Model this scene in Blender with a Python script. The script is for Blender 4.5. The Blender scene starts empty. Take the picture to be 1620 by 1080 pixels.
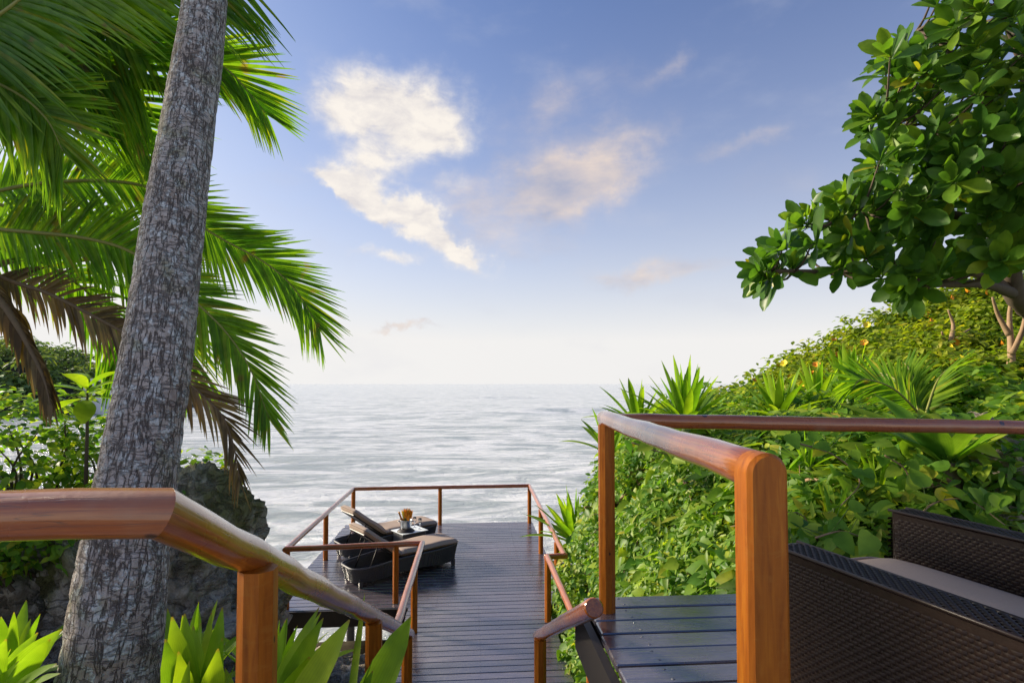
import bpy, math, random
import numpy as np
from mathutils import Vector, Matrix, noise as mnoise
R = math.radians
rng = np.random.default_rng(7)
random.seed(7)
scene = bpy.context.scene
col = scene.collection

# ------------------------------------------------------------------ camera
F = 880.0; YAW = R(4.2); TH = R(2.0); CZ = 1.1           # focal length in pixels of the 1620 px photo
PY0 = 607 - F*math.tan(TH)
fw = np.array([math.sin(YAW)*math.cos(TH), math.cos(YAW)*math.cos(TH), math.sin(TH)])
rt = np.array([math.cos(YAW), -math.sin(YAW), 0.0]); upv = np.cross(rt, fw)
CAM = np.array([0, 0, CZ])
cam_d = bpy.data.cameras.new('camera'); cam = bpy.data.objects.new('camera', cam_d); col.objects.link(cam)
cam_d.sensor_width = 36; cam_d.lens = 36*F/1620; cam_d.shift_y = (PY0-540)/1620
cam_d.clip_start = 0.05; cam_d.clip_end = 90000
cam.location = CAM
cam.rotation_euler = (R(90)+TH, 0, -YAW)
scene.camera = cam
def ray(px, py): return fw+rt*(px-810)/F+upv*(PY0-py)/F
def P(px, py, d): return CAM+ray(px, py)*d
def atz(px, py, z):
    d = ray(px, py); return CAM+d*(z-CZ)/d[2]

# ------------------------------------------------------------------ light and sky
EXPO = 0.85
EM = 2**EXPO
SUN_AZ = R(-64); SUN_EL = R(24)
scene.view_settings.view_transform = 'Standard'; scene.view_settings.look = 'None'
scene.view_settings.exposure = EXPO; scene.view_settings.gamma = 1
sun_d = bpy.data.lights.new('sun', 'SUN'); sun_d.energy = 4.6; sun_d.angle = R(8); sun_d.color = (1.0, .86, .66)
sun = bpy.data.objects.new('sun', sun_d); col.objects.link(sun)
sdir = Vector((math.sin(SUN_AZ)*math.cos(SUN_EL), math.cos(SUN_AZ)*math.cos(SUN_EL), math.sin(SUN_EL)))
sun.rotation_euler = (-sdir).to_track_quat('-Z', 'Y').to_euler()
sun.location = (-20, 10, 20)

class NT:
    def __init__(s, tree): s.t = tree; s.n = tree.nodes; s.l = tree.links
    def new(s, typ, **kw):
        n = s.n.new(typ)
        for k, v in kw.items(): setattr(n, k, v)
        return n
    def inp(s, sock, v):
        if v is None: return
        if isinstance(v, bpy.types.NodeSocket): s.l.new(v, sock)
        else:
            if hasattr(sock.default_value, '__len__') and not hasattr(v, '__len__'): v = (v,)*len(sock.default_value)
            if hasattr(sock.default_value, '__len__') and len(sock.default_value) == 4 and len(v) == 3: v = (*v, 1)
            sock.default_value = v
    def m(s, op, a, b=None, c=None, clamp=False):
        n = s.new('ShaderNodeMath', operation=op, use_clamp=clamp)
        for i, v in enumerate((a, b, c)): s.inp(n.inputs[i], v)
        return n.outputs[0]
    def mix(s, f, a, b, mode='MIX'):
        n = s.new('ShaderNodeMix', data_type='RGBA', blend_type=mode)
        s.inp(n.inputs[0], f); s.inp(n.inputs[6], a); s.inp(n.inputs[7], b)
        return n.outputs[2]
    def sstep(s, v, lo, hi, a=0., b=1.):
        n = s.new('ShaderNodeMapRange', interpolation_type='SMOOTHSTEP')
        for i, q in enumerate((v, lo, hi, a, b)): s.inp(n.inputs[i], q)
        return n.outputs[0]
    def noise(s, vec, scale, detail=4, rough=.55, dist=0., out=0):
        n = s.new('ShaderNodeTexNoise'); s.inp(n.inputs['Vector'], vec)
        s.inp(n.inputs['Scale'], scale); s.inp(n.inputs['Detail'], detail); s.inp(n.inputs['Roughness'], rough); s.inp(n.inputs['Distortion'], dist)
        return n.outputs[out]
    def vor(s, vec, scale, feature='F1', out=0, rnd=1.):
        n = s.new('ShaderNodeTexVoronoi', feature=feature); s.inp(n.inputs['Vector'], vec); s.inp(n.inputs['Scale'], scale)
        s.inp(n.inputs['Randomness'], rnd); return n.outputs[out]
    def mapping(s, vec, scale=(1, 1, 1), rot=(0, 0, 0)):
        n = s.new('ShaderNodeMapping'); s.inp(n.inputs[0], vec); n.inputs['Scale'].default_value = scale; n.inputs['Rotation'].default_value = rot
        return n.outputs[0]
    def ramp(s, f, stops, interp='LINEAR'):
        n = s.new('ShaderNodeValToRGB'); s.inp(n.inputs[0], f); cr = n.color_ramp; cr.interpolation = interp
        while len(cr.elements) < len(stops): cr.elements.new(.5)
        for e, (p, c) in zip(cr.elements, stops): e.position = p; e.color = (*c, 1)
        return n.outputs[0]
    def bump(s, h, strength=.5, dist=.01, normal=None):
        n = s.new('ShaderNodeBump'); s.inp(n.inputs['Height'], h); n.inputs['Strength'].default_value = strength; n.inputs['Distance'].default_value = dist
        if normal is not None: s.inp(n.inputs['Normal'], normal)
        return n.outputs[0]

world = bpy.data.worlds.new('World'); scene.world = world; world.use_nodes = True
w = NT(world.node_tree); w.n.clear()
sky = w.new('ShaderNodeTexSky', sky_type='NISHITA', sun_disc=False)
sky.sun_elevation = SUN_EL; sky.sun_rotation = SUN_AZ; sky.air_density = 1.0; sky.dust_density = 1.2; sky.ozone_density = 2.0
tc = w.new('ShaderNodeTexCoord')
sep = w.new('ShaderNodeSeparateXYZ'); w.l.new(tc.outputs['Generated'], sep.inputs[0])
X, Y, Z = sep.outputs
AZ = w.m('ARCTAN2', X, Y); EL = w.m('ARCSINE', Z)
SKYS = .073
base = w.mix(1.0, sky.outputs[0], (SKYS*.50, SKYS*.76, SKYS*1.2), 'MULTIPLY')
# horizon haze, the same all round
hz = w.m('POWER', 2.718, w.m('MULTIPLY', w.m('MAXIMUM', EL, 0.), -4.3))
hz = w.m('MINIMUM', w.m('MULTIPLY', hz, 1.36), .985)
sdv = w.new('ShaderNodeVectorMath', operation='DOT_PRODUCT'); w.l.new(tc.outputs['Generated'], sdv.inputs[0])
sdv.inputs[1].default_value = (math.sin(SUN_AZ)*math.cos(SUN_EL), math.cos(SUN_AZ)*math.cos(SUN_EL), math.sin(SUN_EL))
glow = w.m('MULTIPLY', w.m('POWER', w.m('MAXIMUM', sdv.outputs['Value'], 0.), 5.), w.m('POWER', 2.718, w.m('MULTIPLY', w.m('MAXIMUM', EL, 0.), -1.2)))
hz = w.m('MINIMUM', w.m('ADD', hz, w.m('MULTIPLY', glow, .85)), 1.)
base = w.mix(hz, base, tuple(v/EM for v in (.90, .885, .87)))
# clouds, placed by direction
uv = w.new('ShaderNodeCombineXYZ'); w.l.new(AZ, uv.inputs[0]); w.l.new(EL, uv.inputs[1])
wn = w.noise(uv.outputs[0], 7., 5, .6, out=1)
wsep = w.new('ShaderNodeSeparateXYZ'); w.l.new(wn, wsep.inputs[0])
AZw = w.m('ADD', AZ, w.m('MULTIPLY', w.m('SUBTRACT', wsep.outputs[0], .5), .22))
ELw = w.m('ADD', EL, w.m('MULTIPLY', w.m('SUBTRACT', wsep.outputs[1], .5), .13))
def ang(px, py):
    d = ray(px, py); d = d/np.linalg.norm(d); return math.atan2(d[0], d[1]), math.asin(d[2])
def blobs(lst):
    tot = None
    for px, py, rx, ry, rot, amp in lst:
        a, e = ang(px, py); a1, _ = ang(px+rx, py); _, e1 = ang(px, py-ry); c, s_ = math.cos(R(rot)), math.sin(R(rot))
        ra, re = abs(a1-a), abs(e1-e)
        da = w.m('SUBTRACT', AZw, a); de = w.m('SUBTRACT', ELw, e)
        u = w.m('DIVIDE', w.m('ADD', w.m('MULTIPLY', da, c), w.m('MULTIPLY', de, -s_)), ra)
        v = w.m('DIVIDE', w.m('ADD', w.m('MULTIPLY', da, s_), w.m('MULTIPLY', de, c)), re)
        q = w.m('ADD', w.m('MULTIPLY', u, u), w.m('MULTIPLY', v, v))
        g = w.m('MULTIPLY', w.m('POWER', 2.718, w.m('MULTIPLY', q, -1.)), amp)
        tot = g if tot is None else w.m('ADD', tot, g)
    return tot
fine = w.noise(w.mapping(uv.outputs[0], (1, 1.9, 1)), 16., 8, .62, .3)
soft = w.noise(w.mapping(uv.outputs[0], (1, 2.2, 1)), 5., 5, .55)
bright = blobs([(625, 165, 105, 62, 0, 1.15), (690, 215, 60, 50, 0, .5), (600, 262, 48, 42, 0, .8), (560, 300, 70, 22, 22, 1.0), (660, 355, 105, 26, 30, 1.35), (605, 408, 55, 14, 0, .7), (715, 305, 40, 25, 0, .4), (560, 165, 60, 40, 0, .45), (520, 290, 40, 12, 15, .8), (735, 395, 40, 14, 25, .9)])
dim = blobs([(880, 285, 95, 58, -12, 1.25), (960, 255, 110, 50, -25, .55), (880, 160, 110, 55, -20, .42), (1040, 90, 50, 26, -25, .42), (1170, 232, 75, 22, -12, .55), (1030, 435, 115, 20, -4, .75), (730, 330, 70, 45, 10, .5), (820, 390, 120, 30, 5, .3), (640, 519, 42, 5, 0, .8), (1240, 290, 120, 40, 0, .3)])
veil = w.m('MULTIPLY', w.sstep(soft, .5, .8), .22)
mb = w.sstep(w.m('MULTIPLY', bright, w.m('ADD', .3, w.m('MULTIPLY', fine, 1.5))), .10, 1.1)
md = w.sstep(w.m('MULTIPLY', dim, w.m('ADD', .25, w.m('MULTIPLY', fine, 1.5))), .06, 1.1)
dimc = w.ramp(soft, [(.35, tuple(v/EM for v in (.44, .45, .56))), (.62, tuple(v/EM for v in (.95, .77, .62)))])
base = w.mix(veil, base, tuple(v/EM for v in (.6, .62, .72)))
base = w.mix(w.m('MULTIPLY', md, .8), base, dimc)
brc = w.ramp(fine, [(.3, tuple(v/EM for v in (.74, .70, .70))), (.6, tuple(v/EM for v in (1.0, .93, .84)))])
base = w.mix(w.m('MULTIPLY', mb, .95), base, brc)
bg = w.new('ShaderNodeBackground'); w.l.new(base, bg.inputs[0]); bg.inputs[1].default_value = 1.0
wo = w.new('ShaderNodeOutputWorld'); w.l.new(bg.outputs[0], wo.inputs[0])

# ------------------------------------------------------------------ helpers
def tag(o, label=None, cat=None, group=None, kind=None):
    if label: o['label'] = label
    if cat: o['category'] = cat
    if group: o['group'] = group
    if kind: o['kind'] = kind
    return o
def empty(name, loc, rz=0., label=None, cat=None, group=None):
    o = bpy.data.objects.new(name, None); col.objects.link(o)
    o.location = loc; o.rotation_euler = (0, 0, rz); o.empty_display_size = .2
    return tag(o, label, cat, group)
def root_of(p):
    while p.parent is not None: p = p.parent
    return p
def link(name, me, parent=None, loc=None):
    o = bpy.data.objects.new(name, me); col.objects.link(o); o.parent = parent
    if loc is not None: o.location = loc
    return o
def mesh_np(name, V, Fc, mat=None, smooth=True, attr=None, local=True, parent=None):
    """V (n,3); Fc list of (m,k) index arrays or list of tuples"""
    V = np.asarray(V, dtype=np.float32)
    if parent is not None and not local: V = V-np.array(root_of(parent).location, dtype=np.float32)
    me = bpy.data.meshes.new(name)
    if isinstance(Fc, np.ndarray): Fc = [Fc]
    if len(Fc) and not isinstance(Fc[0], np.ndarray):
        me.from_pydata(V.tolist(), [], Fc)
    else:
        nl = sum(f.size for f in Fc); npoly = sum(len(f) for f in Fc)
        me.vertices.add(len(V)); me.vertices.foreach_set('co', V.ravel())
        me.loops.add(nl); me.polygons.add(npoly)
        me.loops.foreach_set('vertex_index', np.concatenate([f.ravel() for f in Fc]).astype(np.int32))
        tot = np.concatenate([np.full(len(f), f.shape[1]) for f in Fc]).astype(np.int32)
        st = np.concatenate([[0], np.cumsum(tot)[:-1]]).astype(np.int32)
        me.polygons.foreach_set('loop_start', st)
        me.update(calc_edges=True)
    if attr is not None:
        a = me.attributes.new('rnd', 'FLOAT', 'POINT'); a.data.foreach_set('value', np.asarray(attr, dtype=np.float32))
    if smooth: me.polygons.foreach_set('use_smooth', np.ones(len(me.polygons), dtype=bool))
    if mat: me.materials.append(mat)
    return me
def nobj(name, V, Fc, mat, parent=None, smooth=True, attr=None, local=False):
    return link(name, mesh_np(name, V, Fc, mat, smooth, attr, local, parent), parent)

class MB:
    def __init__(s): s.v = []; s.f = []; s.a = []
    def box(s, c, size, M=None, taper=1.0):
        b = len(s.v); c = np.array(c, float); h = np.array(size, float)/2
        for sz in (-1, 1):
            k = taper if sz > 0 else 1.
            for sx, sy in ((-1, -1), (1, -1), (1, 1), (-1, 1)):
                p = np.array([sx*h[0]*k, sy*h[1]*k, sz*h[2]])
                if M is not None: p = M@p
                s.v.append(tuple(c+p))
        for q in ((3, 2, 1, 0), (4, 5, 6, 7), (0, 1, 5, 4), (1, 2, 6, 5), (2, 3, 7, 6), (3, 0, 4, 7)): s.f.append(tuple(b+i for i in q))
        return s
    def bbox(s, c, size, r=.006, M=None):
        """box with chamfered edges"""
        b = len(s.v); c = np.array(c, float); h = np.array(size, float)/2; r = min(r, *(h*.45))
        idx = {}
        for sx in (-1, 1):
            for sy in (-1, 1):
                for sz in (-1, 1):
                    sg = np.array([sx, sy, sz])
                    for ax in range(3):
                        p = sg*(h-r); p[ax] = sg[ax]*h[ax]
                        if M is not None: p = M@p
                        idx[(sx, sy, sz, ax)] = len(s.v); s.v.append(tuple(c+p))
        for ax in range(3):
            o1, o2 = (ax+1) % 3, (ax+2) % 3
            for sg in (-1, 1):
                q = []
                for a1, a2 in ((-1, -1), (1, -1), (1, 1), (-1, 1)):
                    k = [0, 0, 0]; k[ax] = sg; k[o1] = a1; k[o2] = a2; q.append(idx[(*k, ax)])
                s.f.append(tuple(q if sg > 0 else q[::-1]))
            # edges along ax
            for a1 in (-1, 1):
                for a2 in (-1, 1):
                    def I(sg, face):
                        k = [0, 0, 0]; k[ax] = sg; k[o1] = a1; k[o2] = a2; return idx[(*k, face)]
                    q = (I(-1, o1), I(1, o1), I(1, o2), I(-1, o2))
                    s.f.append(q if a1*a2 < 0 else q[::-1])
        for sx in (-1, 1):
            for sy in (-1, 1):
                for sz in (-1, 1):
                    q = tuple(idx[(sx, sy, sz, a)] for a in range(3)); s.f.append(q if sx*sy*sz > 0 else q[::-1])
        return s
    def tube(s, pts, rad, n=10, caps=True, jit=0., phase=0., up=None):
        pts = [np.array(p, float) for p in pts]; b = len(s.v)
        if not hasattr(rad, '__len__'): rad = [rad]*len(pts)
        T0 = pts[1]-pts[0]; a = np.array([0, 0, 1.]) if abs(T0[2]) < .9*np.linalg.norm(T0) else np.array([1., 0, 0])
        if up is not None: a = np.array(up, float)
        for i, p in enumerate(pts):
            T = pts[min(i+1, len(pts)-1)]-pts[max(i-1, 0)]; T = T/(np.linalg.norm(T)+1e-9)
            N = a-T*np.dot(a, T); N /= np.linalg.norm(N)+1e-9; B = np.cross(T, N); a = N
            for k in range(n):
                th = 2*math.pi*k/n+phase; r = rad[i]*(1+jit*(random.random()-.5))
                s.v.append(tuple(p+(N*math.cos(th)+B*math.sin(th))*r))
        for i in range(len(pts)-1):
            for k in range(n):
                k2 = (k+1) % n
                s.f.append((b+i*n+k, b+i*n+k2, b+(i+1)*n+k2, b+(i+1)*n+k))
        if caps:
            s.f.append(tuple(b+k for k in range(n))[::-1]); e = b+(len(pts)-1)*n; s.f.append(tuple(e+k for k in range(n)))
        return s
    def lathe(s, c, prof, n=24):
        b = len(s.v); c = np.array(c, float)
        for r, z in prof:
            for k in range(n): s.v.append((c[0]+r*math.cos(2*math.pi*k/n), c[1]+r*math.sin(2*math.pi*k/n), c[2]+z))
        for i in range(len(prof)-1):
            for k in range(n):
                k2 = (k+1) % n; s.f.append((b+i*n+k, b+i*n+k2, b+(i+1)*n+k2, b+(i+1)*n+k))
        return s
    def build(s, name, mat, parent=None, smooth=False, local=False, auto=None):
        V = np.array(s.v, float)
        if parent is not None and not local: V = V-np.array(root_of(parent).location)
        me = bpy.data.meshes.new(name); me.from_pydata(V.tolist(), [], s.f); me.materials.append(mat)
        if s.a:
            a = me.attributes.new('rnd', 'FLOAT', 'POINT'); a.data.foreach_set('value', np.array(s.a, dtype=np.float32))
        if smooth: me.polygons.foreach_set('use_smooth', np.ones(len(me.polygons), dtype=bool))
        if auto is not None:
            me.polygons.foreach_set('use_smooth', np.ones(len(me.polygons), dtype=bool))
            me.set_sharp_from_angle(angle=R(auto))
        me.update()
        return link(name, me, parent)

def spline(pts, n):
    pts = [np.array(p, float) for p in pts]; m = len(pts); out = []
    for i in range(n):
        t = i/(n-1)*(m-1); k = min(int(t), m-2); u = t-k
        p0 = pts[k-1] if k > 0 else 2*pts[0]-pts[1]; p1, p2 = pts[k], pts[k+1]; p3 = pts[k+2] if k+2 < m else 2*pts[-1]-pts[-2]
        out.append(.5*((2*p1)+(-p0+p2)*u+(2*p0-5*p1+4*p2-p3)*u*u+(-p0+3*p1-3*p2+p3)*u**3))
    return out
def unit(v): v = np.array(v, float); return v/(np.linalg.norm(v)+1e-9)

class Leaves:
    """collects many blades into one mesh with a per-leaf random attribute"""
    def __init__(s): s.V = []; s.Q = []; s.A = []; s.n = 0
    def blade(s, base, d, nrm, L, W, prof, droop=0., fold=.25, n=6, wave=0., curl=0., rnd=None):
        V, Q = blade(base, d, nrm, L, W, prof, droop, fold, n, wave, curl)
        s.V.append(V); s.Q.append(Q+s.n); s.A.append(np.full(len(V), rng.random() if rnd is None else rnd)); s.n += len(V)
    def scatter(s, tv, tq, pos, Rm, size, rnd=None):
        """tv (k,3), tq (m,4); pos (N,3); Rm (N,3,3); size (N,)"""
        N = len(pos); k = len(tv)
        V = np.einsum('nij,kj->nki', Rm, tv)*size[:, None, None]+pos[:, None, :]
        Q = (tq[None]+(np.arange(N)*k)[:, None, None]).reshape(-1, tq.shape[1])+s.n
        s.V.append(V.reshape(-1, 3)); s.Q.append(Q); s.A.append(np.repeat(rng.random(N) if rnd is None else rnd, k)); s.n += N*k
    def build(s, name, mat, parent=None, local=False, smooth=True):
        return nobj(name, np.concatenate(s.V), np.concatenate(s.Q), mat, parent, smooth, np.concatenate(s.A), local)
def blade(base, d, nrm, L, W, prof, droop=0., fold=.25, n=6, wave=0., curl=0.):
    """leaf blade, two quads across; droop bends it down by gravity"""
    p = np.array(base, float); d = unit(d); nrm = np.array(nrm, float); V = []
    ph = random.random()*6.28
    for i in range(n+1):
        t = i/n
        s_ = unit(np.cross(d, nrm)); up = np.cross(s_, d)
        wv = W*.5*np.interp(t, np.linspace(0, 1, len(prof)), prof)
        e = up*fold*wv
        V += [p-s_*wv+e+up*wave*math.sin(ph+t*14)*W, p.copy(), p+s_*wv+e+up*wave*math.sin(ph+2+t*14)*W]
        p = p+d*L/n
        d = unit(d+np.array([0, 0, -1.])*droop/n+up*curl/n)
    V = np.array(V); i = np.arange(n)[:, None]*3
    Q = np.concatenate([i+np.array([[0, 1, 4, 3]]), i+np.array([[1, 2, 5, 4]])])
    return V, Q
def leaf_obj(V, Q, mat, parent, rnd=None):
    o = nobj('leaf', V, Q, mat, parent, True, np.full(len(V), random.random() if rnd is None else rnd)); n = len(V)//3
    for nm, v in (('acr', np.tile([.04, .5, .96], n)), ('alo', np.repeat(np.linspace(0, 1, n), 3))):
        a = o.data.attributes.new(nm, 'FLOAT', 'POINT'); a.data.foreach_set('value', v.astype(np.float32))
    return o
def rand_rot(N, up_bias=1.0, toward=None):
    """leaf frames: x across, y along the leaf, z normal; normals biased upward"""
    nz = rng.normal(size=(N, 3))*.75; nz[:, 2] = np.abs(nz[:, 2])+up_bias
    if toward is not None: nz += toward
    nz /= np.linalg.norm(nz, axis=1)[:, None]
    y = rng.normal(size=(N, 3)); y[:, 2] -= .5; y -= nz*(y*nz).sum(1)[:, None]; y /= np.linalg.norm(y, axis=1)[:, None]
    x = np.cross(y, nz)
    return np.stack([x, y, nz], axis=2)
def tmpl(outline, fold=.25, sag=.25):
    """leaf template from half outline [(w, l)...], unit length along y"""
    V = []
    for wv, l in outline: V += [(-wv, l, fold*wv-sag*l*l*.5), (0, l, -sag*l*l*.5), (wv, l, fold*wv-sag*l*l*.5)]
    V = np.array(V, float); n = len(outline)-1; i = np.arange(n)[:, None]*3
    return V, np.concatenate([i+np.array([[0, 1, 4, 3]]), i+np.array([[1, 2, 5, 4]])])
HEART = tmpl([(.2, -.12), (.43, .06), (.44, .3), (.3, .62), (.02, 1.0)], .22, .3)
OVAL = tmpl([(.02, 0), (.26, .3), (.26, .6), (.02, 1.0)], .3, .35)
LANCE = tmpl([(.02, 0), (.13, .35), (.10, .7), (.01, 1.0)], .3, .5)
TINY = tmpl([(.05, 0), (.34, .45), (.03, 1.0)], .3, .2)

# ------------------------------------------------------------------ materials
def newmat(name):
    m = bpy.data.materials.new(name); m.use_nodes = True; t = NT(m.node_tree); t.n.clear()
    out = t.new('ShaderNodeOutputMaterial'); return m, t, out
def prin(t, color, rough=.5, normal=None, spec=.5, metal=0., trans=0., ior=1.45, coat=0.):
    p = t.new('ShaderNodeBsdfPrincipled')
    t.inp(p.inputs['Base Color'], color); t.inp(p.inputs['Roughness'], rough); t.inp(p.inputs['Specular IOR Level'], spec)
    t.inp(p.inputs['Metallic'], metal); t.inp(p.inputs['Transmission Weight'], trans); t.inp(p.inputs['IOR'], ior); t.inp(p.inputs['Coat Weight'], coat)
    if normal is not None: t.l.new(normal, p.inputs['Normal'])
    return p
def ocoord(t): return t.new('ShaderNodeTexCoord').outputs['Object']
def leafmat(name, stops, tr=.4, rough=.4, trcol=1.6, streak=None, spec=.5):
    m, t, out = newmat(name)
    a = t.new('ShaderNodeAttribute', attribute_name='rnd').outputs['Fac']
    oi = t.new('ShaderNodeObjectInfo').outputs['Random']
    f = t.m('FRACT', t.m('ADD', a, oi))
    c = t.ramp(f, stops)
    geo = t.new('ShaderNodeNewGeometry')
    big = t.noise(geo.outputs['Position'], 9., 3)
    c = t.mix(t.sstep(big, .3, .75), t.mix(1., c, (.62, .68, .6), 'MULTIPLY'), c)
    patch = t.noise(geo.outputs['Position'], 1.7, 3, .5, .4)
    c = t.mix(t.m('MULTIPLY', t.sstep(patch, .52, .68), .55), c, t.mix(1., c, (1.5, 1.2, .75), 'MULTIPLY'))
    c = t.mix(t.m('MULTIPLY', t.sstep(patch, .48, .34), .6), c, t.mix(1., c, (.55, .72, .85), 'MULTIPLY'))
    acr = t.new('ShaderNodeAttribute', attribute_name='acr').outputs['Fac']; alo = t.new('ShaderNodeAttribute', attribute_name='alo').outputs['Fac']
    rib = t.m('MULTIPLY', t.sstep(t.m('SINE', t.m('MULTIPLY', acr, 75.)), .1, .9), t.sstep(acr, .0, .02))
    c = t.mix(t.m('MULTIPLY', rib, .28), c, t.mix(1., c, (.6, .68, .6), 'MULTIPLY'))
    c = t.mix(t.m('MULTIPLY', t.sstep(alo, .965, 1.), .8), c, (.32, .19, .05))
    if streak:
        fn = t.noise(geo.outputs['Position'], streak, 2)
        c = t.mix(t.sstep(fn, .62, .75), c, (.22, .17, .04))
    p = prin(t, c, rough, None, spec)
    tl = t.new('ShaderNodeBsdfTranslucent'); t.inp(tl.inputs[0], t.mix(1., c, (trcol*1.08, trcol*1.12, trcol*.38), 'MULTIPLY'))
    mx = t.new('ShaderNodeMixShader'); mx.inputs[0].default_value = tr
    t.l.new(p.outputs[0], mx.inputs[1]); t.l.new(tl.outputs[0], mx.inputs[2]); t.l.new(mx.outputs[0], out.inputs[0])
    return m
M = {}
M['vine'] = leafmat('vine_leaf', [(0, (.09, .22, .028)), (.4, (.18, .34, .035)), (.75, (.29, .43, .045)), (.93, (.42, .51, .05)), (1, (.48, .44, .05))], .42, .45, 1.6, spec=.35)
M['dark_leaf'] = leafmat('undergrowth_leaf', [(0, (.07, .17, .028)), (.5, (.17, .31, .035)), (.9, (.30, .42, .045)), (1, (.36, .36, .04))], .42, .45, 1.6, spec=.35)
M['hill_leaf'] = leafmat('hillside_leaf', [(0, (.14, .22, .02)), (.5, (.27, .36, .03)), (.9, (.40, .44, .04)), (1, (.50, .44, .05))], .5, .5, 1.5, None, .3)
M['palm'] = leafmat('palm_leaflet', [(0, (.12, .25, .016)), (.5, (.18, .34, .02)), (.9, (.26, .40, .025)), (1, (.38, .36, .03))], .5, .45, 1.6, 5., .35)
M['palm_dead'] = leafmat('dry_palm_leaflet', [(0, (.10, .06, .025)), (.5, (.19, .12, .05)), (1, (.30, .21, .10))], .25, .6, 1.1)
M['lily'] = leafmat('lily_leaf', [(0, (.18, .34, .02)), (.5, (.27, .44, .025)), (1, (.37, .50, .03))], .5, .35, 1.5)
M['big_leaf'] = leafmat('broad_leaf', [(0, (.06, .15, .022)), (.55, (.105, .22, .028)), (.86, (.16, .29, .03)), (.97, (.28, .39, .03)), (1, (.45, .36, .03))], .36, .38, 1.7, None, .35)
M['far_leaf'] = leafmat('far_foliage', [(0, (.16, .25, .08)), (.6, (.22, .31, .10)), (1, (.30, .36, .10))], .35, .6)  # distance haze is mixed into these paler leaf colours

def wood_rail():
    m, t, out = newmat('varnished_rail')
    o = ocoord(t); oi = t.new('ShaderNodeObjectInfo').outputs['Random']
    uvw = t.new('ShaderNodeAttribute', attribute_name='uvw').outputs['Vector']
    g = t.noise(t.mapping(uvw, (30, 30, 1.3)), 3., 7, .68, .5)
    b = t.noise(uvw, 5., 4)
    c = t.ramp(g, [(.3, (.24, .055, .006)), (.5, (.38, .10, .011)), (.7, (.50, .16, .022))])
    c = t.mix(t.m('MULTIPLY', t.sstep(b, .5, .75), .6), c, (.38, .20, .10))
    knot = t.vor(uvw, 6.)
    c = t.mix(t.sstep(knot, .10, .06), c, (.07, .025, .012))
    chk = t.m('ABSOLUTE', t.m('SUBTRACT', t.noise(t.mapping(uvw, (22, 22, .7)), 2., 3, .5, .3), .5))
    c = t.mix(t.m('MULTIPLY', t.sstep(chk, .008, .001), .55), c, (.09, .035, .012))
    n = t.bump(t.m('ADD', g, t.m('MULTIPLY', t.sstep(chk, .0, .010), .5)), .3, .003, t.bump(t.noise(o, 30., 3), .25, .004))
    p = prin(t, c, t.sstep(b, .3, .8, .22, .42), n, .5, coat=1.); p.inputs['Coat Roughness'].default_value = .14; p.inputs['Coat IOR'].default_value = 1.6
    t.l.new(p.outputs[0], out.inputs[0]); return m
M['rail'] = wood_rail()
def wood_post():
    m, t, out = newmat('orange_post')
    o = ocoord(t)
    g = t.noise(t.mapping(o, (14, 14, 1.2)), 5., 5, .6, .5); b = t.noise(t.mapping(o, (4, 4, 9)), 5., 4, .6, 1.2)
    c = t.ramp(g, [(.3, (.26, .068, .005)), (.55, (.40, .115, .008)), (.75, (.52, .18, .014))])
    c = t.mix(t.m('MULTIPLY', t.sstep(b, .5, .7), .45), c, (.40, .145, .018))
    k = t.vor(t.mapping(o, (1, 1, .6)), 14.)
    c = t.mix(t.sstep(k, .09, .04), c, (.05, .018, .008))
    n = t.bump(g, .2, .003, t.bump(t.noise(o, 70., 3), .12, .002))
    p = prin(t, c, .42, n, .3); t.l.new(p.outputs[0], out.inputs[0]); return m
M['post'] = wood_post()
def deck_mat():
    m, t, out = newmat('dark_stained_plank')
    o = ocoord(t); oi = t.new('ShaderNodeObjectInfo').outputs['Random']
    ov = t.new('ShaderNodeVectorMath', operation='ADD'); t.l.new(o, ov.inputs[0])
    cb = t.new('ShaderNodeCombineXYZ'); t.l.new(t.m('MULTIPLY', oi, 37.), cb.inputs[0]); t.l.new(t.m('MULTIPLY', oi, 11.), cb.inputs[1]); t.l.new(cb.outputs[0], ov.inputs[1])
    v = ov.outputs[0]
    g = t.noise(t.mapping(v, (1.2, 26, 20)), 3., 5, .6, .4); b = t.noise(t.mapping(v, (1, 3, 3)), 2.4, 4)
    c = t.ramp(g, [(.3, (.045, .040, .050)), (.6, (.090, .082, .102)), (.8, (.13, .12, .142))])
    c = t.mix(t.m('MULTIPLY', t.sstep(b, .5, .72), .5), c, (.13, .12, .14))
    c = t.mix(1., c, t.ramp(oi, [(0, (.7, .7, .7)), (1, (1.35, 1.25, 1.25))]), 'MULTIPLY')
    wet = t.sstep(t.noise(t.mapping(v, (1.5, 4, 4)), 2., 3), .35, .7)
    kn = t.vor(t.mapping(v, (1, 2.5, 2.5)), 5.)
    c = t.mix(t.sstep(kn, .07, .03), c, (.006, .004, .004))
    n = t.bump(g, .35, .003, t.bump(t.noise(v, 28., 3), .2, .004))
    p = prin(t, c, t.m('ADD', .13, t.m('MULTIPLY', wet, .2)), n, .5, ior=2.8); t.l.new(p.outputs[0], out.inputs[0]); return m
M['deck'] = deck_mat()
def simple(name, c, rough=.6, scale=20., amp=.25, bump=.2, spec=.5, metal=0., bd=.004):
    m, t, out = newmat(name); o = ocoord(t)
    nz = t.noise(o, scale, 5, .6)
    cc = t.mix(nz, tuple(v*(1-amp) for v in c), tuple(min(1, v*(1+amp)) for v in c))
    p = prin(t, cc, rough, t.bump(nz, bump, bd), spec, metal); t.l.new(p.outputs[0], out.inputs[0]); return m
M['beam'] = simple('dark_beam', (.022, .018, .017), .55, 12.)
M['cushion'] = simple('taupe_cushion_fabric', (.40, .31, .25), .85, 140., .16, .25, .25)
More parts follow.
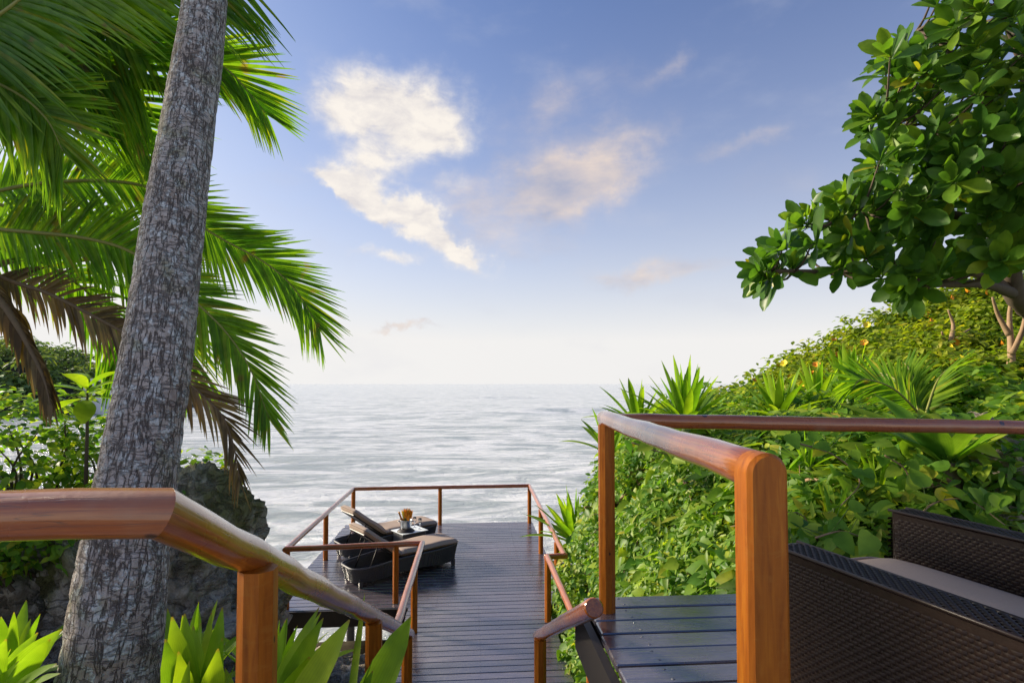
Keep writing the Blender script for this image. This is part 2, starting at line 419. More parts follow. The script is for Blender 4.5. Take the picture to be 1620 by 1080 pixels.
M['wicker_dark'] = simple('brown_black_wicker', (.024, .0135, .010), .36, 60., .5, .2, .45)
M['wicker_grey'] = simple('charcoal_wicker', (.072, .076, .086), .45, 60., .4, .2, .5)
M['steel'] = simple('brushed_steel', (.55, .55, .56), .28, 40., .1, .05, .5, 1.)
M['gold_foil'] = simple('gold_foil', (.45, .22, .07), .4, 60., .3, .3, .5, .6)
M['petal'] = simple('orange_petal', (.95, .33, .02), .5, 30., .3, .1)
M['petal_y'] = simple('yellow_petal', (.95, .66, .04), .5, 30., .3, .1)
M['stem'] = simple('green_stem', (.10, .17, .03), .5, 30.)
M['twig'] = simple('pale_bark', (.30, .20, .115), .8, 18., .4, .6)
M['branch'] = simple('grey_brown_bark', (.10, .075, .05), .85, 14., .45, .7)
M['soil'] = simple('dark_soil', (.045, .038, .022), .95, 3., .5, .8, .2, bd=.05)
M['block'] = simple('white_block', (.72, .72, .70), .8, 9., .12, .3)
M['rachis'] = simple('palm_rachis', (.24, .25, .06), .5, 20., .3)
M['rachis_dry'] = simple('dry_rachis', (.16, .11, .06), .7, 20., .4)
M['roof'] = simple('grey_roof', (.35, .35, .36), .7, 3.)
M['white_wall'] = simple('white_wall', (.75, .74, .70), .7, 3., .08)
m, t, out = newmat('clear_glass'); p = prin(t, (1, 1, 1), .02, trans=1., ior=1.45); t.l.new(p.outputs[0], out.inputs[0]); M['glass'] = m
m, t, out = newmat('table_glass'); p = prin(t, (.80, .86, .87), .06, t.bump(t.noise(ocoord(t), 20., 2), .02, .002), .9); t.l.new(p.outputs[0], out.inputs[0]); M['table_glass'] = m  # opaque pale colour stands in for sky reflected in the glass
def bark_mat():
    m, t, out = newmat('palm_bark'); o = ocoord(t)
    uvw = t.new('ShaderNodeAttribute', attribute_name='uvw').outputs['Vector']
    n1 = t.noise(uvw, 20., 6, .65); n2 = t.noise(uvw, 46., 5, .65); n3 = t.noise(uvw, 4., 4)
    fn = t.noise(t.mapping(uvw, (1, 1, .2)), 30., 5, .6, .5); rn = t.noise(t.mapping(uvw, (.3, .3, 1)), 30., 5, .6, .5)
    fis = t.m('MULTIPLY', t.m('ABSOLUTE', t.m('SUBTRACT', fn, .5)), 2.); ring = t.m('MULTIPLY', t.m('ABSOLUTE', t.m('SUBTRACT', rn, .5)), 2.)
    crack = t.m('MULTIPLY', t.sstep(fis, .0, .075), t.m('ADD', .35, t.m('MULTIPLY', t.sstep(ring, .0, .065), .65)))
    c = t.ramp(n2, [(.3, (.32, .275, .235)), (.5, (.46, .41, .36)), (.7, (.58, .54, .49))])
    c = t.mix(t.m('MULTIPLY', t.sstep(n3, .5, .7), .45), c, (.19, .12, .08))
    lich = t.sstep(t.m('ADD', t.m('MULTIPLY', n1, .75), t.m('MULTIPLY', n2, .35)), .555, .62)
    c = t.mix(t.m('MULTIPLY', lich, .8), c, t.ramp(n2, [(.3, (.45, .49, .46)), (.7, (.72, .76, .73))]))
    moss = t.sstep(t.noise(uvw, 4.5, 4, .6, .5), .54, .66)
    c = t.mix(t.m('MULTIPLY', moss, .45), c, (.20, .22, .08))
    c = t.mix(t.m('POWER', crack, .7), (.11, .09, .075), c)
    h = t.m('ADD', crack, t.m('ADD', t.m('MULTIPLY', n2, .6), t.m('MULTIPLY', lich, .25)))
    p = prin(t, c, .85, t.bump(h, .9, .012), .25); t.l.new(p.outputs[0], out.inputs[0]); return m
M['bark'] = bark_mat()
def rock_mat():
    m, t, out = newmat('limestone_rock'); o = ocoord(t)
    n1 = t.noise(o, 1.6, 7, .65, .4); n2 = t.noise(o, 9., 7, .7); v = t.m('ABSOLUTE', t.m('SUBTRACT', t.noise(t.mapping(o, (1, 1, 1.6)), 3.2, 6, .6, .6), .5)); n4 = t.noise(o, .9, 4)
    c = t.ramp(n2, [(.3, (.20, .17, .13)), (.5, (.47, .42, .345)), (.7, (.66, .62, .53))])
    c = t.mix(t.m('MULTIPLY', t.sstep(n1, .48, .62), .75), c, (.25, .20, .115))
    c = t.mix(t.m('MULTIPLY', t.sstep(n4, .5, .62), .8), c, (.15, .16, .035))
    c = t.mix(t.m('MULTIPLY', t.sstep(v, .02, .0), .5), c, (.03, .026, .02))
    h = t.m('ADD', t.m('MULTIPLY', n1, 1.2), t.m('ADD', n2, t.m('MULTIPLY', t.sstep(v, 0., .06), .5)))
    p = prin(t, c, .9, t.bump(h, 1., .06), .2); t.l.new(p.outputs[0], out.inputs[0]); return m
M['rock'] = rock_mat()
def sea_mat():
    m, t, out = newmat('sea_water'); g = t.new('ShaderNodeNewGeometry').outputs['Position']
    a = t.noise(t.mapping(g, (.45, .85, 1), (0, 0, R(8))), 1.0, 9, .68, .5)
    b = t.noise(t.mapping(g, (.08, .2, 1), (0, 0, R(-6))), 1.0, 5, .6, .5)
    ripple_tone = t.noise(t.mapping(g, (.16, .42, 1)), 1., 8, .68, .8)
    c = t.mix(t.sstep(ripple_tone, .40, .60), (.34, .40, .405), (.84, .86, .855))  # milky water tone, with the ripples' dark shading painted into the colour
    n = t.bump(b, .35, 1.0, t.bump(a, .9, .40))
    p = prin(t, c, .16, n, .5, ior=1.33); t.l.new(p.outputs[0], out.inputs[0]); return m
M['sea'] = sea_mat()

# ------------------------------------------------------------------ terrain and sea
def sst(v, a, b):
    t_ = np.clip((v-a)/(b-a), 0, 1); return t_*t_*(3-2*t_)
DECK_Z = -2.2
def z_right(x, y):
    x = np.asarray(x, float); y = np.asarray(y, float)
    e = 1.34+(np.maximum(1.34, .24*y)-1.34)*sst(y, 8.2, 10.2)
    tt = x-e
    bank = -3.0+3.45*sst(tt, -.35, 1.25)
    hill = .24*np.maximum(0, x-4.8)*sst(y, 3.5, 8)
    z = bank+.05*np.maximum(tt-1, 0)+hill
    cap = -.55+.50*(y-2.9)+.33*np.maximum(0, x-1.0)
    cap = np.where(cap > .4, .4+(cap-.4)*.35, cap)+np.where(y > 6, 9, 0)*1.0+1.5*sst(y, 5, 6)
    z = np.minimum(z, cap)
    under = -.5-.5*sst(2.9-y, 0, 3)
    z = np.where(y < 2.95, np.minimum(z, under), z)
    z = np.where(y > 13, z-(y-13)*1.2, z)
    lump = .12*np.sin(x*2.3+y*1.1)*np.sin(y*1.9-x*.7)
    return z+lump*sst(y, 3.2, 4.2)
def z_left(x, y):
    x = np.asarray(x, float); y = np.asarray(y, float)
    z = -.95-.62*np.maximum(0, y-2.6)+.1*np.sin(x*2.1+1)*np.sin(y*1.7)
    z = np.maximum(z, -3.0-1.2*np.maximum(0, y-np.where(x > -2.75, 9.3, 7.5))-1.5*np.clip(-2.5-x, 0, 2)*sst(y, 6.8, 7.6))
    z = np.where(y < .9, -1.0, z)
    return z
def zt(x, y):
    x = np.asarray(x, float); y = np.asarray(y, float)
    a = z_left(x, y); b = z_right(x, y)
    f = sst(x, -.6, 1.2)
    mid = np.minimum(a, -1.3-.42*np.maximum(0, y-1))
    k = sst(x, -.75, -.4)
    l = a*(1-k)+np.maximum(mid, -3.05-1.0*np.maximum(0, y-9.5))*k
    f = sst(x, 1.0, 1.5)
    return l*(1-f)+np.maximum(b, -7)*f
gx = np.concatenate([np.linspace(-14, -3, 34), np.linspace(-2.8, 5, 130), np.linspace(5.2, 22, 60)])
gy = np.concatenate([np.linspace(-6, 2.4, 24), np.linspace(2.5, 9, 110), np.linspace(9.2, 22, 60)])
GX, GY = np.meshgrid(gx, gy); GZ = zt(GX, GY)
def gridfaces(ny, nx):
    i = np.arange(ny-1)[:, None]*nx+np.arange(nx-1)[None]; i = i.ravel()
    return np.stack([i, i+1, i+nx+1, i+nx], 1)
terrain = nobj('terrain', np.stack([GX, GY, GZ], -1).reshape(-1, 3), gridfaces(len(gy), len(gx)), M['soil'])
tag(terrain, 'dark earth of the overgrown bank around the decks', kind='structure')
def on_terrain(px, py, lo=2.9, hi=30, lift=0.):
    """march a pixel ray to the bank"""
    d = ray(px, py)
    for s_ in np.arange(lo, hi, .04):
        p = CAM+d*s_
        if p[2] < zt(p[0], p[1])+lift: return p
    return CAM+d*hi

SEA_Z = -4.7
nr, na = 330, 260
rr = 2.0*np.power(20000., np.linspace(0, 1, nr)); aa = np.linspace(R(-125), R(125), na)
RR, AA = np.meshgrid(rr, aa, indexing='ij')
SX = RR*np.sin(AA); SY = RR*np.cos(AA)-1.5
def swell(x, y):
    z = np.zeros_like(x)
    for ax, ay, lam, amp, ph in ((.1, 1, 19., .20, 0), (-.25, 1, 11., .12, 1.3), (.35, 1, 6.3, .06, 2.1), (.05, 1, 37., .26, .6)):
        q = np.sin(2*np.pi*(x*ax+y*ay)/lam+ph+.9*np.sin(x*.05+y*.013+ph*2)+.5*np.sin(x*.21+ph))
        z += amp*(np.exp(q*1.2-1.2)-.4)*np.clip(lam*7/np.maximum(np.hypot(x, y)*.06, 1)/20, 0, 1)
    return z
SZ = SEA_Z+swell(SX, SY)*(.45+.55*np.sin(SX*.03+1)*np.sin(SY*.021))*np.clip(260/RR, 0, 1)
# two breaker lines out on the reef
for yb, xc, wd, amp in ((62, 24, 22, .55), (118, 45, 40, .8), (230, 8, 30, .6)):
    SZ += amp*np.exp(-((SY-yb-.04*(SX-xc)-1.2*np.sin(SX*.15))/1.6)**2)*np.exp(-((SX-xc)/wd)**2)
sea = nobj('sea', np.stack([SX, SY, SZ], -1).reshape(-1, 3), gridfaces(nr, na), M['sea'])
tag(sea, 'pale rippled sea reaching the horizon', kind='structure')
# ------------------------------------------------------------------ decks
PITCH = .1385
def plank_mesh(name, L, wd=.1285, th=.032):
    b = MB().bbox((0, 0, -th/2), (L, wd, th), .005)
    for x in (np.array([.75, 1.8, 3.0, 4.4])-2.775 if L > 4 else np.array([-.97, .01, .96]) if L < 3 else np.array([-1.5, -.4, .5])):
        for y in (-.035, .038): b.lathe((x+random.uniform(-.01, .01), y, -.002), [(.0055, 0), (.0055, .0035), (.003, .0042), (.0, .0038)], 8)
    me = b.build(name, M['deck']).data
    o = [o for o in bpy.data.objects if o.data == me][0]; bpy.data.objects.remove(o); return me
def lay(parent, me, xc, y0, n, z):
    base = np.array(parent.location)
    for i in range(n):
        o = link('plank', me, parent)
        o.location = Vector((xc+random.uniform(-.006, .006), y0+i*PITCH, z+random.uniform(-.0018, .0018)))-Vector(base)
        o.rotation_euler = (random.uniform(-.008, .008), random.uniform(-.0006, .0006), random.uniform(-.0012, .0012))
lower = empty('lower_deck', (-.75, 8.45, -3.2), 0, 'dark stained timber deck over the sea with a walkway leading to it', 'deck')
me_deck = plank_mesh('deck_plank', 4.4); me_walk = plank_mesh('walk_plank', 2.07)
NB = 36
lay(lower, me_deck, -.73, 8.50, NB, DECK_Z)
lay(lower, me_walk, .115, 8.50-PITCH*27, 27, DECK_Z)
yb0, yb1 = 8.44, 8.50+PITCH*(NB-1)+.065
b = MB()
for y in (8.52, 10.9, 13.2): b.box((-.73, y, -2.345), (4.3, .07, .21))
for x in (-2.88, -1.8, -.75, .4, 1.42): b.box((x, (yb0+yb1)/2+.02, -2.34), (.06, yb1-yb0-.12, .2))
b.build('joist', M['beam'], lower)
b = MB()
for x in (-.86, .12, 1.1): b.box((x, 6.62, -2.33), (.06, 3.66, .19))
b.build('walkway_joist', M['beam'], lower)
MB().box((-.73, 8.405, -2.32), (4.42, .035, .23)).build('fascia', M['beam'], lower)
for x, y in ((-2.7, 8.6), (-2.7, 13.0), (-.8, 8.6), (1.25, 8.6), (1.25, 13.0), (-.7, 5.2), (1.0, 5.2), (-.7, 13.0)):
    MB().tube([(x, y, -6.2), (x, y, -2.3)], .09, 10).build('pile', M['beam'], lower, auto=40)

upper = empty('upper_deck', (1.0, .9, -1.3), 0, 'dark stained upper terrace deck beneath the wicker armchair', 'deck')
me_up = plank_mesh('terrace_plank', 4.4, .1285)
lay(upper, me_up, .575+2.2, 2.80-PITCH*30, 31, 0)
me_land = plank_mesh('landing_plank', 3.3)
lay(upper, me_land, .565-1.655, 2.80-PITCH*30, 17, 0)
MB().box((.552, .75, -.14), (.036, 4.22, .21)).build('side_fascia', M['beam'], upper)
MB().box((2.78, 2.893, -.15), (4.4, .036, .22)).build('fascia', M['beam'], upper)
b = MB()
for x in (.75, 1.8, 3.0, 4.4): b.box((x, .72, -.135), (.06, 4.1, .19))
for x in (-2.6, -1.5, -.6): b.box((x, -.3, -.135), (.06, 2.1, .19))
b.build('joist', M['beam'], upper)
for x, y in ((.75, 2.5), (2.6, 2.5), (4.4, 2.5), (.75, .2), (-2.4, .4), (-.65, .4)):
    MB().tube([(x, y, -3.2), (x, y, -.2)], .07, 10).build('support_post', M['beam'], upper, auto=40)
# stairs between the two decks
st = empty('staircase', (0, 3.2, -2.2), 0, 'dark timber staircase dropping from the terrace to the walkway', 'stairs')
NS = 12
for i in range(1, NS):
    z = -2.2*i/NS; y = .80+.37*i
    MB().bbox((.015, y+.12, z-.02), (.93, .29, .038), .005).build('tread', M['deck'], st)
for x in (-.475, .505):
    MB().box((x, 3.02, -1.26), (.04, 4.92, .2), np.array(Matrix.Rotation(-math.atan2(2.2, .37*NS), 3, 'X'))).build('stringer', M['beam'], st)

# ------------------------------------------------------------------ railings
def rail_piece(name, root, a, b_, r=.04, n=20, m0=None, m1=None):
    """round rail from a to b_; m0 / m1: direction of the rail it is mitred to at that end (pointing onward)"""
    a, b_ = np.array(a, float), np.array(b_, float); k = max(6, int(np.linalg.norm(b_-a)/.12)); d = unit(b_-a)
    pts = [a+(b_-a)*i/k for i in range(k+1)]
    pts = [p+(np.array([random.gauss(0, .0013) for _ in range(3)]) if 0 < i < k else 0) for i, p in enumerate(pts)]
    rad = [r*(1+random.gauss(0, .005)) if 0 < i < k else r for i in range(k+1)]
    if m0 is None: pts = [pts[0]-d*.006]+pts; rad = [r*.86]+rad
    if m1 is None: pts = pts+[pts[-1]+d*.006]; rad = rad+[r*.86]
    m = MB(); m.tube(pts, rad, n); V = np.array(m.v)
    for mm, c, sl in ((m0, a, slice(0, n)), (m1, b_, slice(len(V)-n, len(V)))):
        if mm is None: continue
        nn = unit(d+unit(mm)); q = V[sl]-c; V[sl] = V[sl]-np.outer((q@nn)/np.dot(d, nn), d)
    m.v = [tuple(v) for v in V]
    o = m.build(name, M['rail'], root, auto=42); off = random.random()*20
    al = (V-a)@d; rd = V-a-np.outer(al, d); e1 = unit(np.cross(d, (.31, .2, .93))); e2 = np.cross(d, e1)
    at = o.data.attributes.new('uvw', 'FLOAT_VECTOR', 'POINT'); at.data.foreach_set('vector', np.stack([rd@e1+off, rd@e2, al+off], 1).astype(np.float32).ravel())
    return o
def post_piece(root, x, y, z0, z1, r=.043, name='post', n=8):
    k = max(3, int((z1-z0)/.2)); m = MB()
    pts = [(x, y, z0+(z1-z0)*i/k) for i in range(k+1)]
    m.tube(pts, [r*(1+random.gauss(0, .006)) for _ in pts], n, phase=math.pi/8, up=(1, 0, 0))
    return m.build(name, M['post'], root, auto=30)
def corner_post(root, x, y, z0, z1, r):
    prof = [(-r, z0), (r, z0)]+[(r*math.cos(th), z1-r+r*math.sin(th)) for th in np.linspace(0, math.pi, 17)]
    n = len(prof); m = MB(); ch = .008
    for yy, k in ((-r*.62, 1-ch/r), (-r*.62+ch, 1.), (r-ch, 1.), (r, 1-ch/r)):
        for px_, pz in prof:
            zz = pz if pz <= z1-r+1e-6 else z1-r+(pz-z1+r)*(1-(1-k)*.7)
            m.v.append((x+px_*k, y+yy, zz))
    for j in range(3):
        for i in range(n): i2 = (i+1) % n; m.f.append((j*n+i2, j*n+i, (j+1)*n+i, (j+1)*n+i2))
    m.f.append(tuple(range(n))); m.f.append(tuple(3*n+i for i in range(n))[::-1])
    return m.build('corner_post', M['post'], root, auto=32)
RZ = -1.33
# lower deck railing
lr = empty('deck_railing', (-2.7, 8.5, DECK_Z), 0, 'brown round-timber railing around the loungers on the lower deck', 'railing')
A = (-2.71, 8.50, RZ); B = (-2.71, 13.2, RZ); Cc = (1.40, 13.32, RZ); D = (-.74, 8.66, RZ); Ee = (-.74, 4.9, RZ); G = (1.33, 7.90, RZ); H = (1.08, 7.87, RZ); I_ = (1.08, 4.75, RZ)
def vd(p, q): return np.array(q)-np.array(p)
rail_piece('rail', lr, A, B, .042, 20, vd(D, A), vd(B, Cc)); rail_piece('rail', lr, B, Cc, .042, 20, vd(A, B), vd(Cc, G)); rail_piece('rail', lr, Cc, G, .042, 20, vd(B, Cc))
rail_piece('rail', lr, A, D, .042, 20, vd(B, A), vd(D, Ee)); rail_piece('rail', lr, D, Ee, .042, 20, vd(A, D))
for x, y in ((-2.71, 8.53), (-2.72, 10.8), (-2.70, 13.16), (-.72, 13.26), (1.39, 13.27), (1.365, 10.9), (1.33, 8.62), (-1.13, 8.62), (-.75, 7.6), (-.74, 5.3)):
    post_piece(lr, x, y, DECK_Z-.002, RZ-.02, .047)
wr = empty('walkway_railing', (1.08, 6.3, DECK_Z), 0, 'low brown timber railing along the planted side of the walkway', 'railing')
rail_piece('rail', wr, H, I_, .042); rail_piece('rail', wr, (1.04, 7.87, RZ-.005), (1.36, 7.90, RZ-.005), .041)
post_piece(wr, 1.075, 7.8, DECK_Z-.002, RZ-.02, .047); post_piece(wr, 1.08, 5.0, DECK_Z-.002, RZ-.02, .047)
# stair handrails
hr = empty('stair_handrail', (-.44, .89, 0), 0, 'thick brown handrail with a mitred bend running down the stairs past the palm trunk', 'railing')
K0 = np.array([-2.9, .885, .905]); K1 = np.array([-.468, .885, .905]); K2 = np.array([-.44, 4.12, -.70])
rail_piece('level_rail', hr, K0, K1, .0375, 24, None, K2-K1)
rail_piece('sloping_rail', hr, K1, K2, .0375, 24, K1-K0)
for y, r in ((1.205, .039), (2.62, .039), (3.98, .039)):
    zr = .905-.4975*(y-.885); post_piece(hr, -.44, y, zr-1.0, zr-.028, r)
post_piece(hr, -1.9, .885, -.002, .87, .043)
hs = empty('short_handrail', (.47, 2.3, 0), 0, 'short brown handrail with a cut end on the terrace side of the stairs', 'railing')
rail_piece('sloping_rail', hs, (.47, 2.13, .245), (.47, 3.92, -.655), .038, 24)
post_piece(hs, .47, 3.80, -1.6, -.62, .043)
# terrace railing
tr = empty('terrace_railing', (.6, 1.8, 0), 0, 'brown terrace railing with a stout orange corner post beside the armchair', 'railing')
rail_piece('sloping_top_rail', tr, (.531, .975, .938), (.668, 2.765, .928), .037, 24)
rail_piece('cross_rail', tr, (.65, 2.76, .918), (4.6, 2.72, .835), .037, 24)
corner_post(tr, .530, .985, -.002, .976, .038); post_piece(tr, .662, 2.70, -.002, .90, .04); post_piece(tr, 4.3, 2.72, -.002, .82, .043)
ft = MB().bbox((1.36, 7.2, -2.72), (.22, .9, .5), .03).build('sea_glimpse_block', M['block']); tag(ft, 'white concrete footing in the gap beside the walkway', 'placeholder')  # white block added to stand for the sea glimpsed beside the walkway

# ------------------------------------------------------------------ wicker armchair
def weave(mb, o, u, v, n, cu, cv, nu, nv, h, phase=0):
    """woven strands as raised pillows: o origin, u/v axes, n normal, cell sizes, counts"""
    o, u, v, n = (np.array(q, float) for q in (o, u, v, n))
    for j in range(nv):
        for i in range(nu):
            s0 = i*cu+(cu*.5 if (j+phase) % 2 else 0)-cu*.25
            c = o+u*(s0+cu*.5)+v*(j+.5)*cv; k = len(mb.v)
            hw = cu*.46; hv = cv*.44
            row = []
            for fu, fh in ((-1, -.25), (-.5, .75), (.5, .75), (1, -.25)):
                for fv, fe in ((-1, 0.), (0, .35), (1, 0.)):
                    mb.v.append(tuple(c+u*hw*fu+v*hv*fv+n*h*(fh+fe)))
            for a in range(3):
                for e in range(2):
                    mb.f.append((k+a*3+e, k+(a+1)*3+e, k+(a+1)*3+e+1, k+a*3+e+1))
def panel(root, name, a, b_, z0, z1, th, cu=.025, cv=.0105, zslope=0., mat='wicker_dark', inner=True):
    """upright woven panel from a to b_ (xy), with a woven top band"""
    a, b_ = np.array([*a, 0.]), np.array([*b_, 0.]); u = unit(b_-a); L = np.linalg.norm(b_-a); n = np.array([u[1], -u[0], 0])
    core = MB(); ang_ = math.atan2(u[1], u[0]); Rm = np.array(Matrix.Rotation(ang_, 3, 'Z'))
    core.bbox((a+b_)/2+np.array([0, 0, (z0+z1)/2]), (L, th-.008, z1-z0), .012, Rm)
    core_o = core.build(name, M[mat], root, local=True)
    mb = MB(); nu, nv = int(L/cu), int((z1-z0-.02)/cv)
    for sg in (1, -1):
        weave(mb, a+u*cu*.3+n*sg*(th/2-.004)+np.array([0, 0, z0]), u, (0, 0, 1), n*sg, cu, cv, nu-1, nv, .004)
    tb = int(th/cv); weave(mb, a+u*cu*.3-n*th/2+np.array([0, 0, z1-.001]), u, n, (0, 0, 1), cu, cv, nu-1, tb, .004)
    for e, s_ in ((a, -1), (b_, 1)):
        weave(mb, e-n*th/2+u*s_*.001+np.array([0, 0, z0]), n, (0, 0, 1), u*s_, .028, cv, max(1, int(th/.028)-1), nv, .003)
    o = mb.build('weave', M[mat], core_o, smooth=True, local=True); o['kind'] = 'stuff'
    for sg in (1, -1):
        MB().tube([a+n*sg*(th/2)+np.array([0, 0, z1-.002]), b_+n*sg*(th/2)+np.array([0, 0, z1-.002])], .0055, 8).build('edge_braid', M[mat], core_o, smooth=True, local=True)
    return core_o
CH = R(12.5)
ch = empty('wicker_armchair', (1.35, 1.2, 0), CH, 'dark brown woven wicker armchair with a taupe seat cushion on the terrace', 'armchair')
def chl(x, y):
    d = np.array([x-1.35, y-1.2]); c, s_ = math.cos(-CH), math.sin(-CH); return np.array([d[0]*c-d[1]*s_, d[0]*s_+d[1]*c])
nA = chl(.985, 1.56); nB = chl(1.09, .99); fA = chl(1.61, 2.08)
xa = (nA[0]+nB[0])/2+.005; xb = fA[0]+.045; y0c, yn, yf = -.55, nA[1]+.10, fA[1]-.02
panel(ch, 'arm_panel', (xa, y0c), (xa, yn), .05, .615, .10)
panel(ch, 'arm_panel', (xb, y0c), (xb, yf), .05, .615, .09)
panel(ch, 'back_panel', (xa+.06, y0c+.03), (xb-.05, y0c+.03), .05, .78, .09)
MB().bbox(((xa+xb)/2, (y0c+yn)/2+.03, .20), (xb-xa-.1, yn-y0c-.06, .30), .02).build('seat_base', M['wicker_dark'], ch, local=True)
def cushion_mesh(name, sx, sy, th, mat, parent, loc=(0, 0, 0), rot=None, round_x=0., nx=26, ny=14):
    V = []; 
    for side in (1, -1):
        for j in range(ny+1):
            for i in range(nx+1):
                u = i/nx*2-1; v = j/ny*2-1
                eu = max(0, 1-abs(u)**10)**.35; ev = max(0, 1-abs(v)**8)**.35
                x = u*sx/2; y = v*sy/2
                if round_x > 0 and u > 0:
                    y *= 1-(max(0, u-.72)/.28)**2.5*round_x
                z = side*th/2*eu*ev*(1+.05*math.sin(u*7+v*3))+ (.006*math.sin(u*5) if side > 0 else 0)
                V.append((x, y, z))
    n = (nx+1)*(ny+1); f1 = gridfaces(ny+1, nx+1); f2 = f1[:, ::-1]+n
    V = np.array(V)
    if rot is not None: V = V@np.array(rot).T
    V = V+np.array(loc)
    return nobj(name, V, np.concatenate([f1, f2]), M[mat], parent, True, None, True)
cushion_mesh('seat_cushion', xb-xa-.10, yf-y0c-.1, .12, 'cushion', ch, ((xa+xb)/2+.0, (y0c+yf)/2+.07, .405))
cw, cd = (xb-xa-.10)/2-.006, (yf-y0c-.1)/2-.006; ccx, ccy = (xa+xb)/2, (y0c+yf)/2+.07
MB().tube([(ccx+cw*math.copysign(abs(math.cos(q))**.16, math.cos(q)), ccy+cd*math.copysign(abs(math.sin(q))**.16, math.sin(q)), .43+.004*math.sin(q*5)) for q in np.linspace(0, 2*math.pi, 90)], .006, 6, caps=False).build('piping', M['cushion'], ch, smooth=True, local=True)
for x in (xa, xb):
    for y in (y0c+.06, yn-.06): MB().bbox((x, y, .027), (.05, .05, .054), .005).build('foot', M['beam'], ch, local=True)

# ------------------------------------------------------------------ sun loungers
def make_lounger(name, label, loc, rz):
    """local x runs from the head end to the foot end, centred"""
    t_ = empty(name, loc, rz, label, 'sun lounger', 'wicker sun loungers on the lower deck')
    L, W_ = 2.06, .68; N = 150
    def outline(s_, flare):
        # rounded rectangle, boat-like; s_ in 0..1 round
        th = s_*2*math.pi; c, sn = math.cos(th), math.sin(th)
        ex = 4.5
        x = math.copysign(abs(c)**(2/ex), c)*(L/2+flare); y = math.copysign(abs(sn)**(2/ex), sn)*(W_/2+flare)
        return x, y
    def ztop(x): return .30+.05*sst(x, -.9, -.1)+.02*sst(x, .5, 1.0)
    def zbot(x):  return .075+.085*float(np.clip(1-abs(abs(x)-0.0)/.55, 0, 1))**.7*.6
    V = []; rows = 7
    for k in range(N):
        for j in range(rows):
            q = j/(rows-1); x, y = outline(k/N, -.035+.05*q**1.4)
            V.append((x, y, zbot(x)*(1-q)+float(ztop(x))*q))
    i = np.arange(N)[:, None]; j = np.arange(rows-1)[None]; i2 = (i+1) % N
    Q = np.stack([(i*rows+j).ravel(), (i2*rows+j).ravel(), (i2*rows+j+1).ravel(), (i*rows+j+1).ravel()], 1)
    V = np.array(V)
    inner = V*np.array([.965, .90, 1.0]); Q2 = Q[:, ::-1]+len(V)
    rim = np.stack([(i*rows+rows-1).ravel(), (i2*rows+rows-1).ravel(), (i2*rows+rows-1).ravel()+len(V), (i*rows+rows-1).ravel()+len(V)], 1)
    body = nobj('wicker_body', np.concatenate([V, inner]), np.concatenate([Q, Q2, rim]), M['wicker_grey'], t_, True, None, True)
    mb = MB()
    for k in range(0, N):
        pts = []
        for j in range(0, rows, 2):
            q = j/(rows-1); x, y = outline((k+.5)/N, -.033+.05*q**1.4); pts.append((x, y, zbot(x)*(1-q)+float(ztop(x))*q))
        mb.tube(pts, .0085, 5, caps=False)
    s_ = mb.build('wicker_strands', M['wicker_grey'], body, smooth=True, local=True); s_['kind'] = 'stuff'
    mb = MB(); pts = []
    for k in range(N+1):
        x, y = outline(k/N, .008); pts.append((x, y, float(ztop(x))+.004))
    mb.tube(pts, .019, 8, caps=False); mb.build('rim_braid', M['wicker_grey'], body, smooth=True, local=True)
    # woven floor of the open head end and the steel back frame
    mb = MB(); mb.box((0, 0, .135), (1.86, .56, .014)); mb.build('base_tray', M['wicker_grey'], t_, local=True)
    mb = MB()
    for q in np.arange(-.9, -.1, .055): mb.box((q, 0, .147), (.028, .54, .012))
    mb.build('tray_slats', M['wicker_grey'], t_, local=True)
    for sx in (-1, 1):
        for sy in (-1, 1): MB().bbox((sx*.90, sy*.255, .055), (.06, .06, .11), .006).build('foot', M['wicker_grey'], t_, local=True)
    px_ = -.22; ang_ = R(37); Lb = .80
    ca, sa = math.cos(ang_), math.sin(ang_)
    for sy in (-1, 1):
        MB().tube([(px_, sy*.27, .36), (px_-ca*Lb, sy*.27, .36+sa*Lb)], .014, 8).build('back_frame', M['beam'], t_, smooth=True, local=True)
        MB().tube([(px_-ca*.45, sy*.24, .36+sa*.45), (px_-.55, sy*.24, .17)], .011, 8).build('back_strut', M['beam'], t_, smooth=True, local=True)
    MB().tube([(px_-.55, -.27, .17), (px_-.55, .27, .17)], .011, 8).build('strut_bar', M['beam'], t_, smooth=True, local=True)
    MB().box((px_-ca*Lb/2, 0, .362+sa*Lb/2), (Lb, .55, .012), np.array(Matrix.Rotation(ang_, 3, 'Y'))).build('back_board', M['wicker_grey'], t_, local=True)
    sc = cushion_mesh('seat_cushion', 1.22, .66, .125, 'cushion', t_, (.40, 0, .415), None, .16)
    rot = np.array(Matrix.Rotation(ang_, 3, 'Y'))
    cushion_mesh('back_cushion', .86, .64, .125, 'cushion', t_, (px_-ca*.41+sa*.056, 0, .365+sa*.41+ca*.056), rot)
    return t_
LA = R(36)
make_lounger('sun_lounger', 'wicker sun lounger with taupe cushion beside the cross rail of the deck', (-1.20, 10.02, DECK_Z+.001), LA)
make_lounger('sun_lounger', 'wicker sun lounger with taupe cushion on the sea side of the drinks table', (-1.66, 11.42, DECK_Z+.001), LA)
tp = np.array([-1.18, 10.98]); ld = np.array([math.cos(LA), math.sin(LA)])
tb = empty('drinks_table', (tp[0], tp[1], DECK_Z+.001), LA, 'low wicker table with a pale glass top between the loungers', 'table')
MB().bbox((0, 0, .25), (.50, .40, .42), .02).build('table_body', M['wicker_grey'], tb, local=True)
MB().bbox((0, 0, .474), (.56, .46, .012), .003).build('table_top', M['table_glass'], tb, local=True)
for sx in (-1, 1):
    for sy in (-1, 1): MB().box((sx*.21, sy*.16, .025), (.04, .04, .05)).build('leg', M['wicker_grey'], tb, local=True)
TZ = DECK_Z+.481
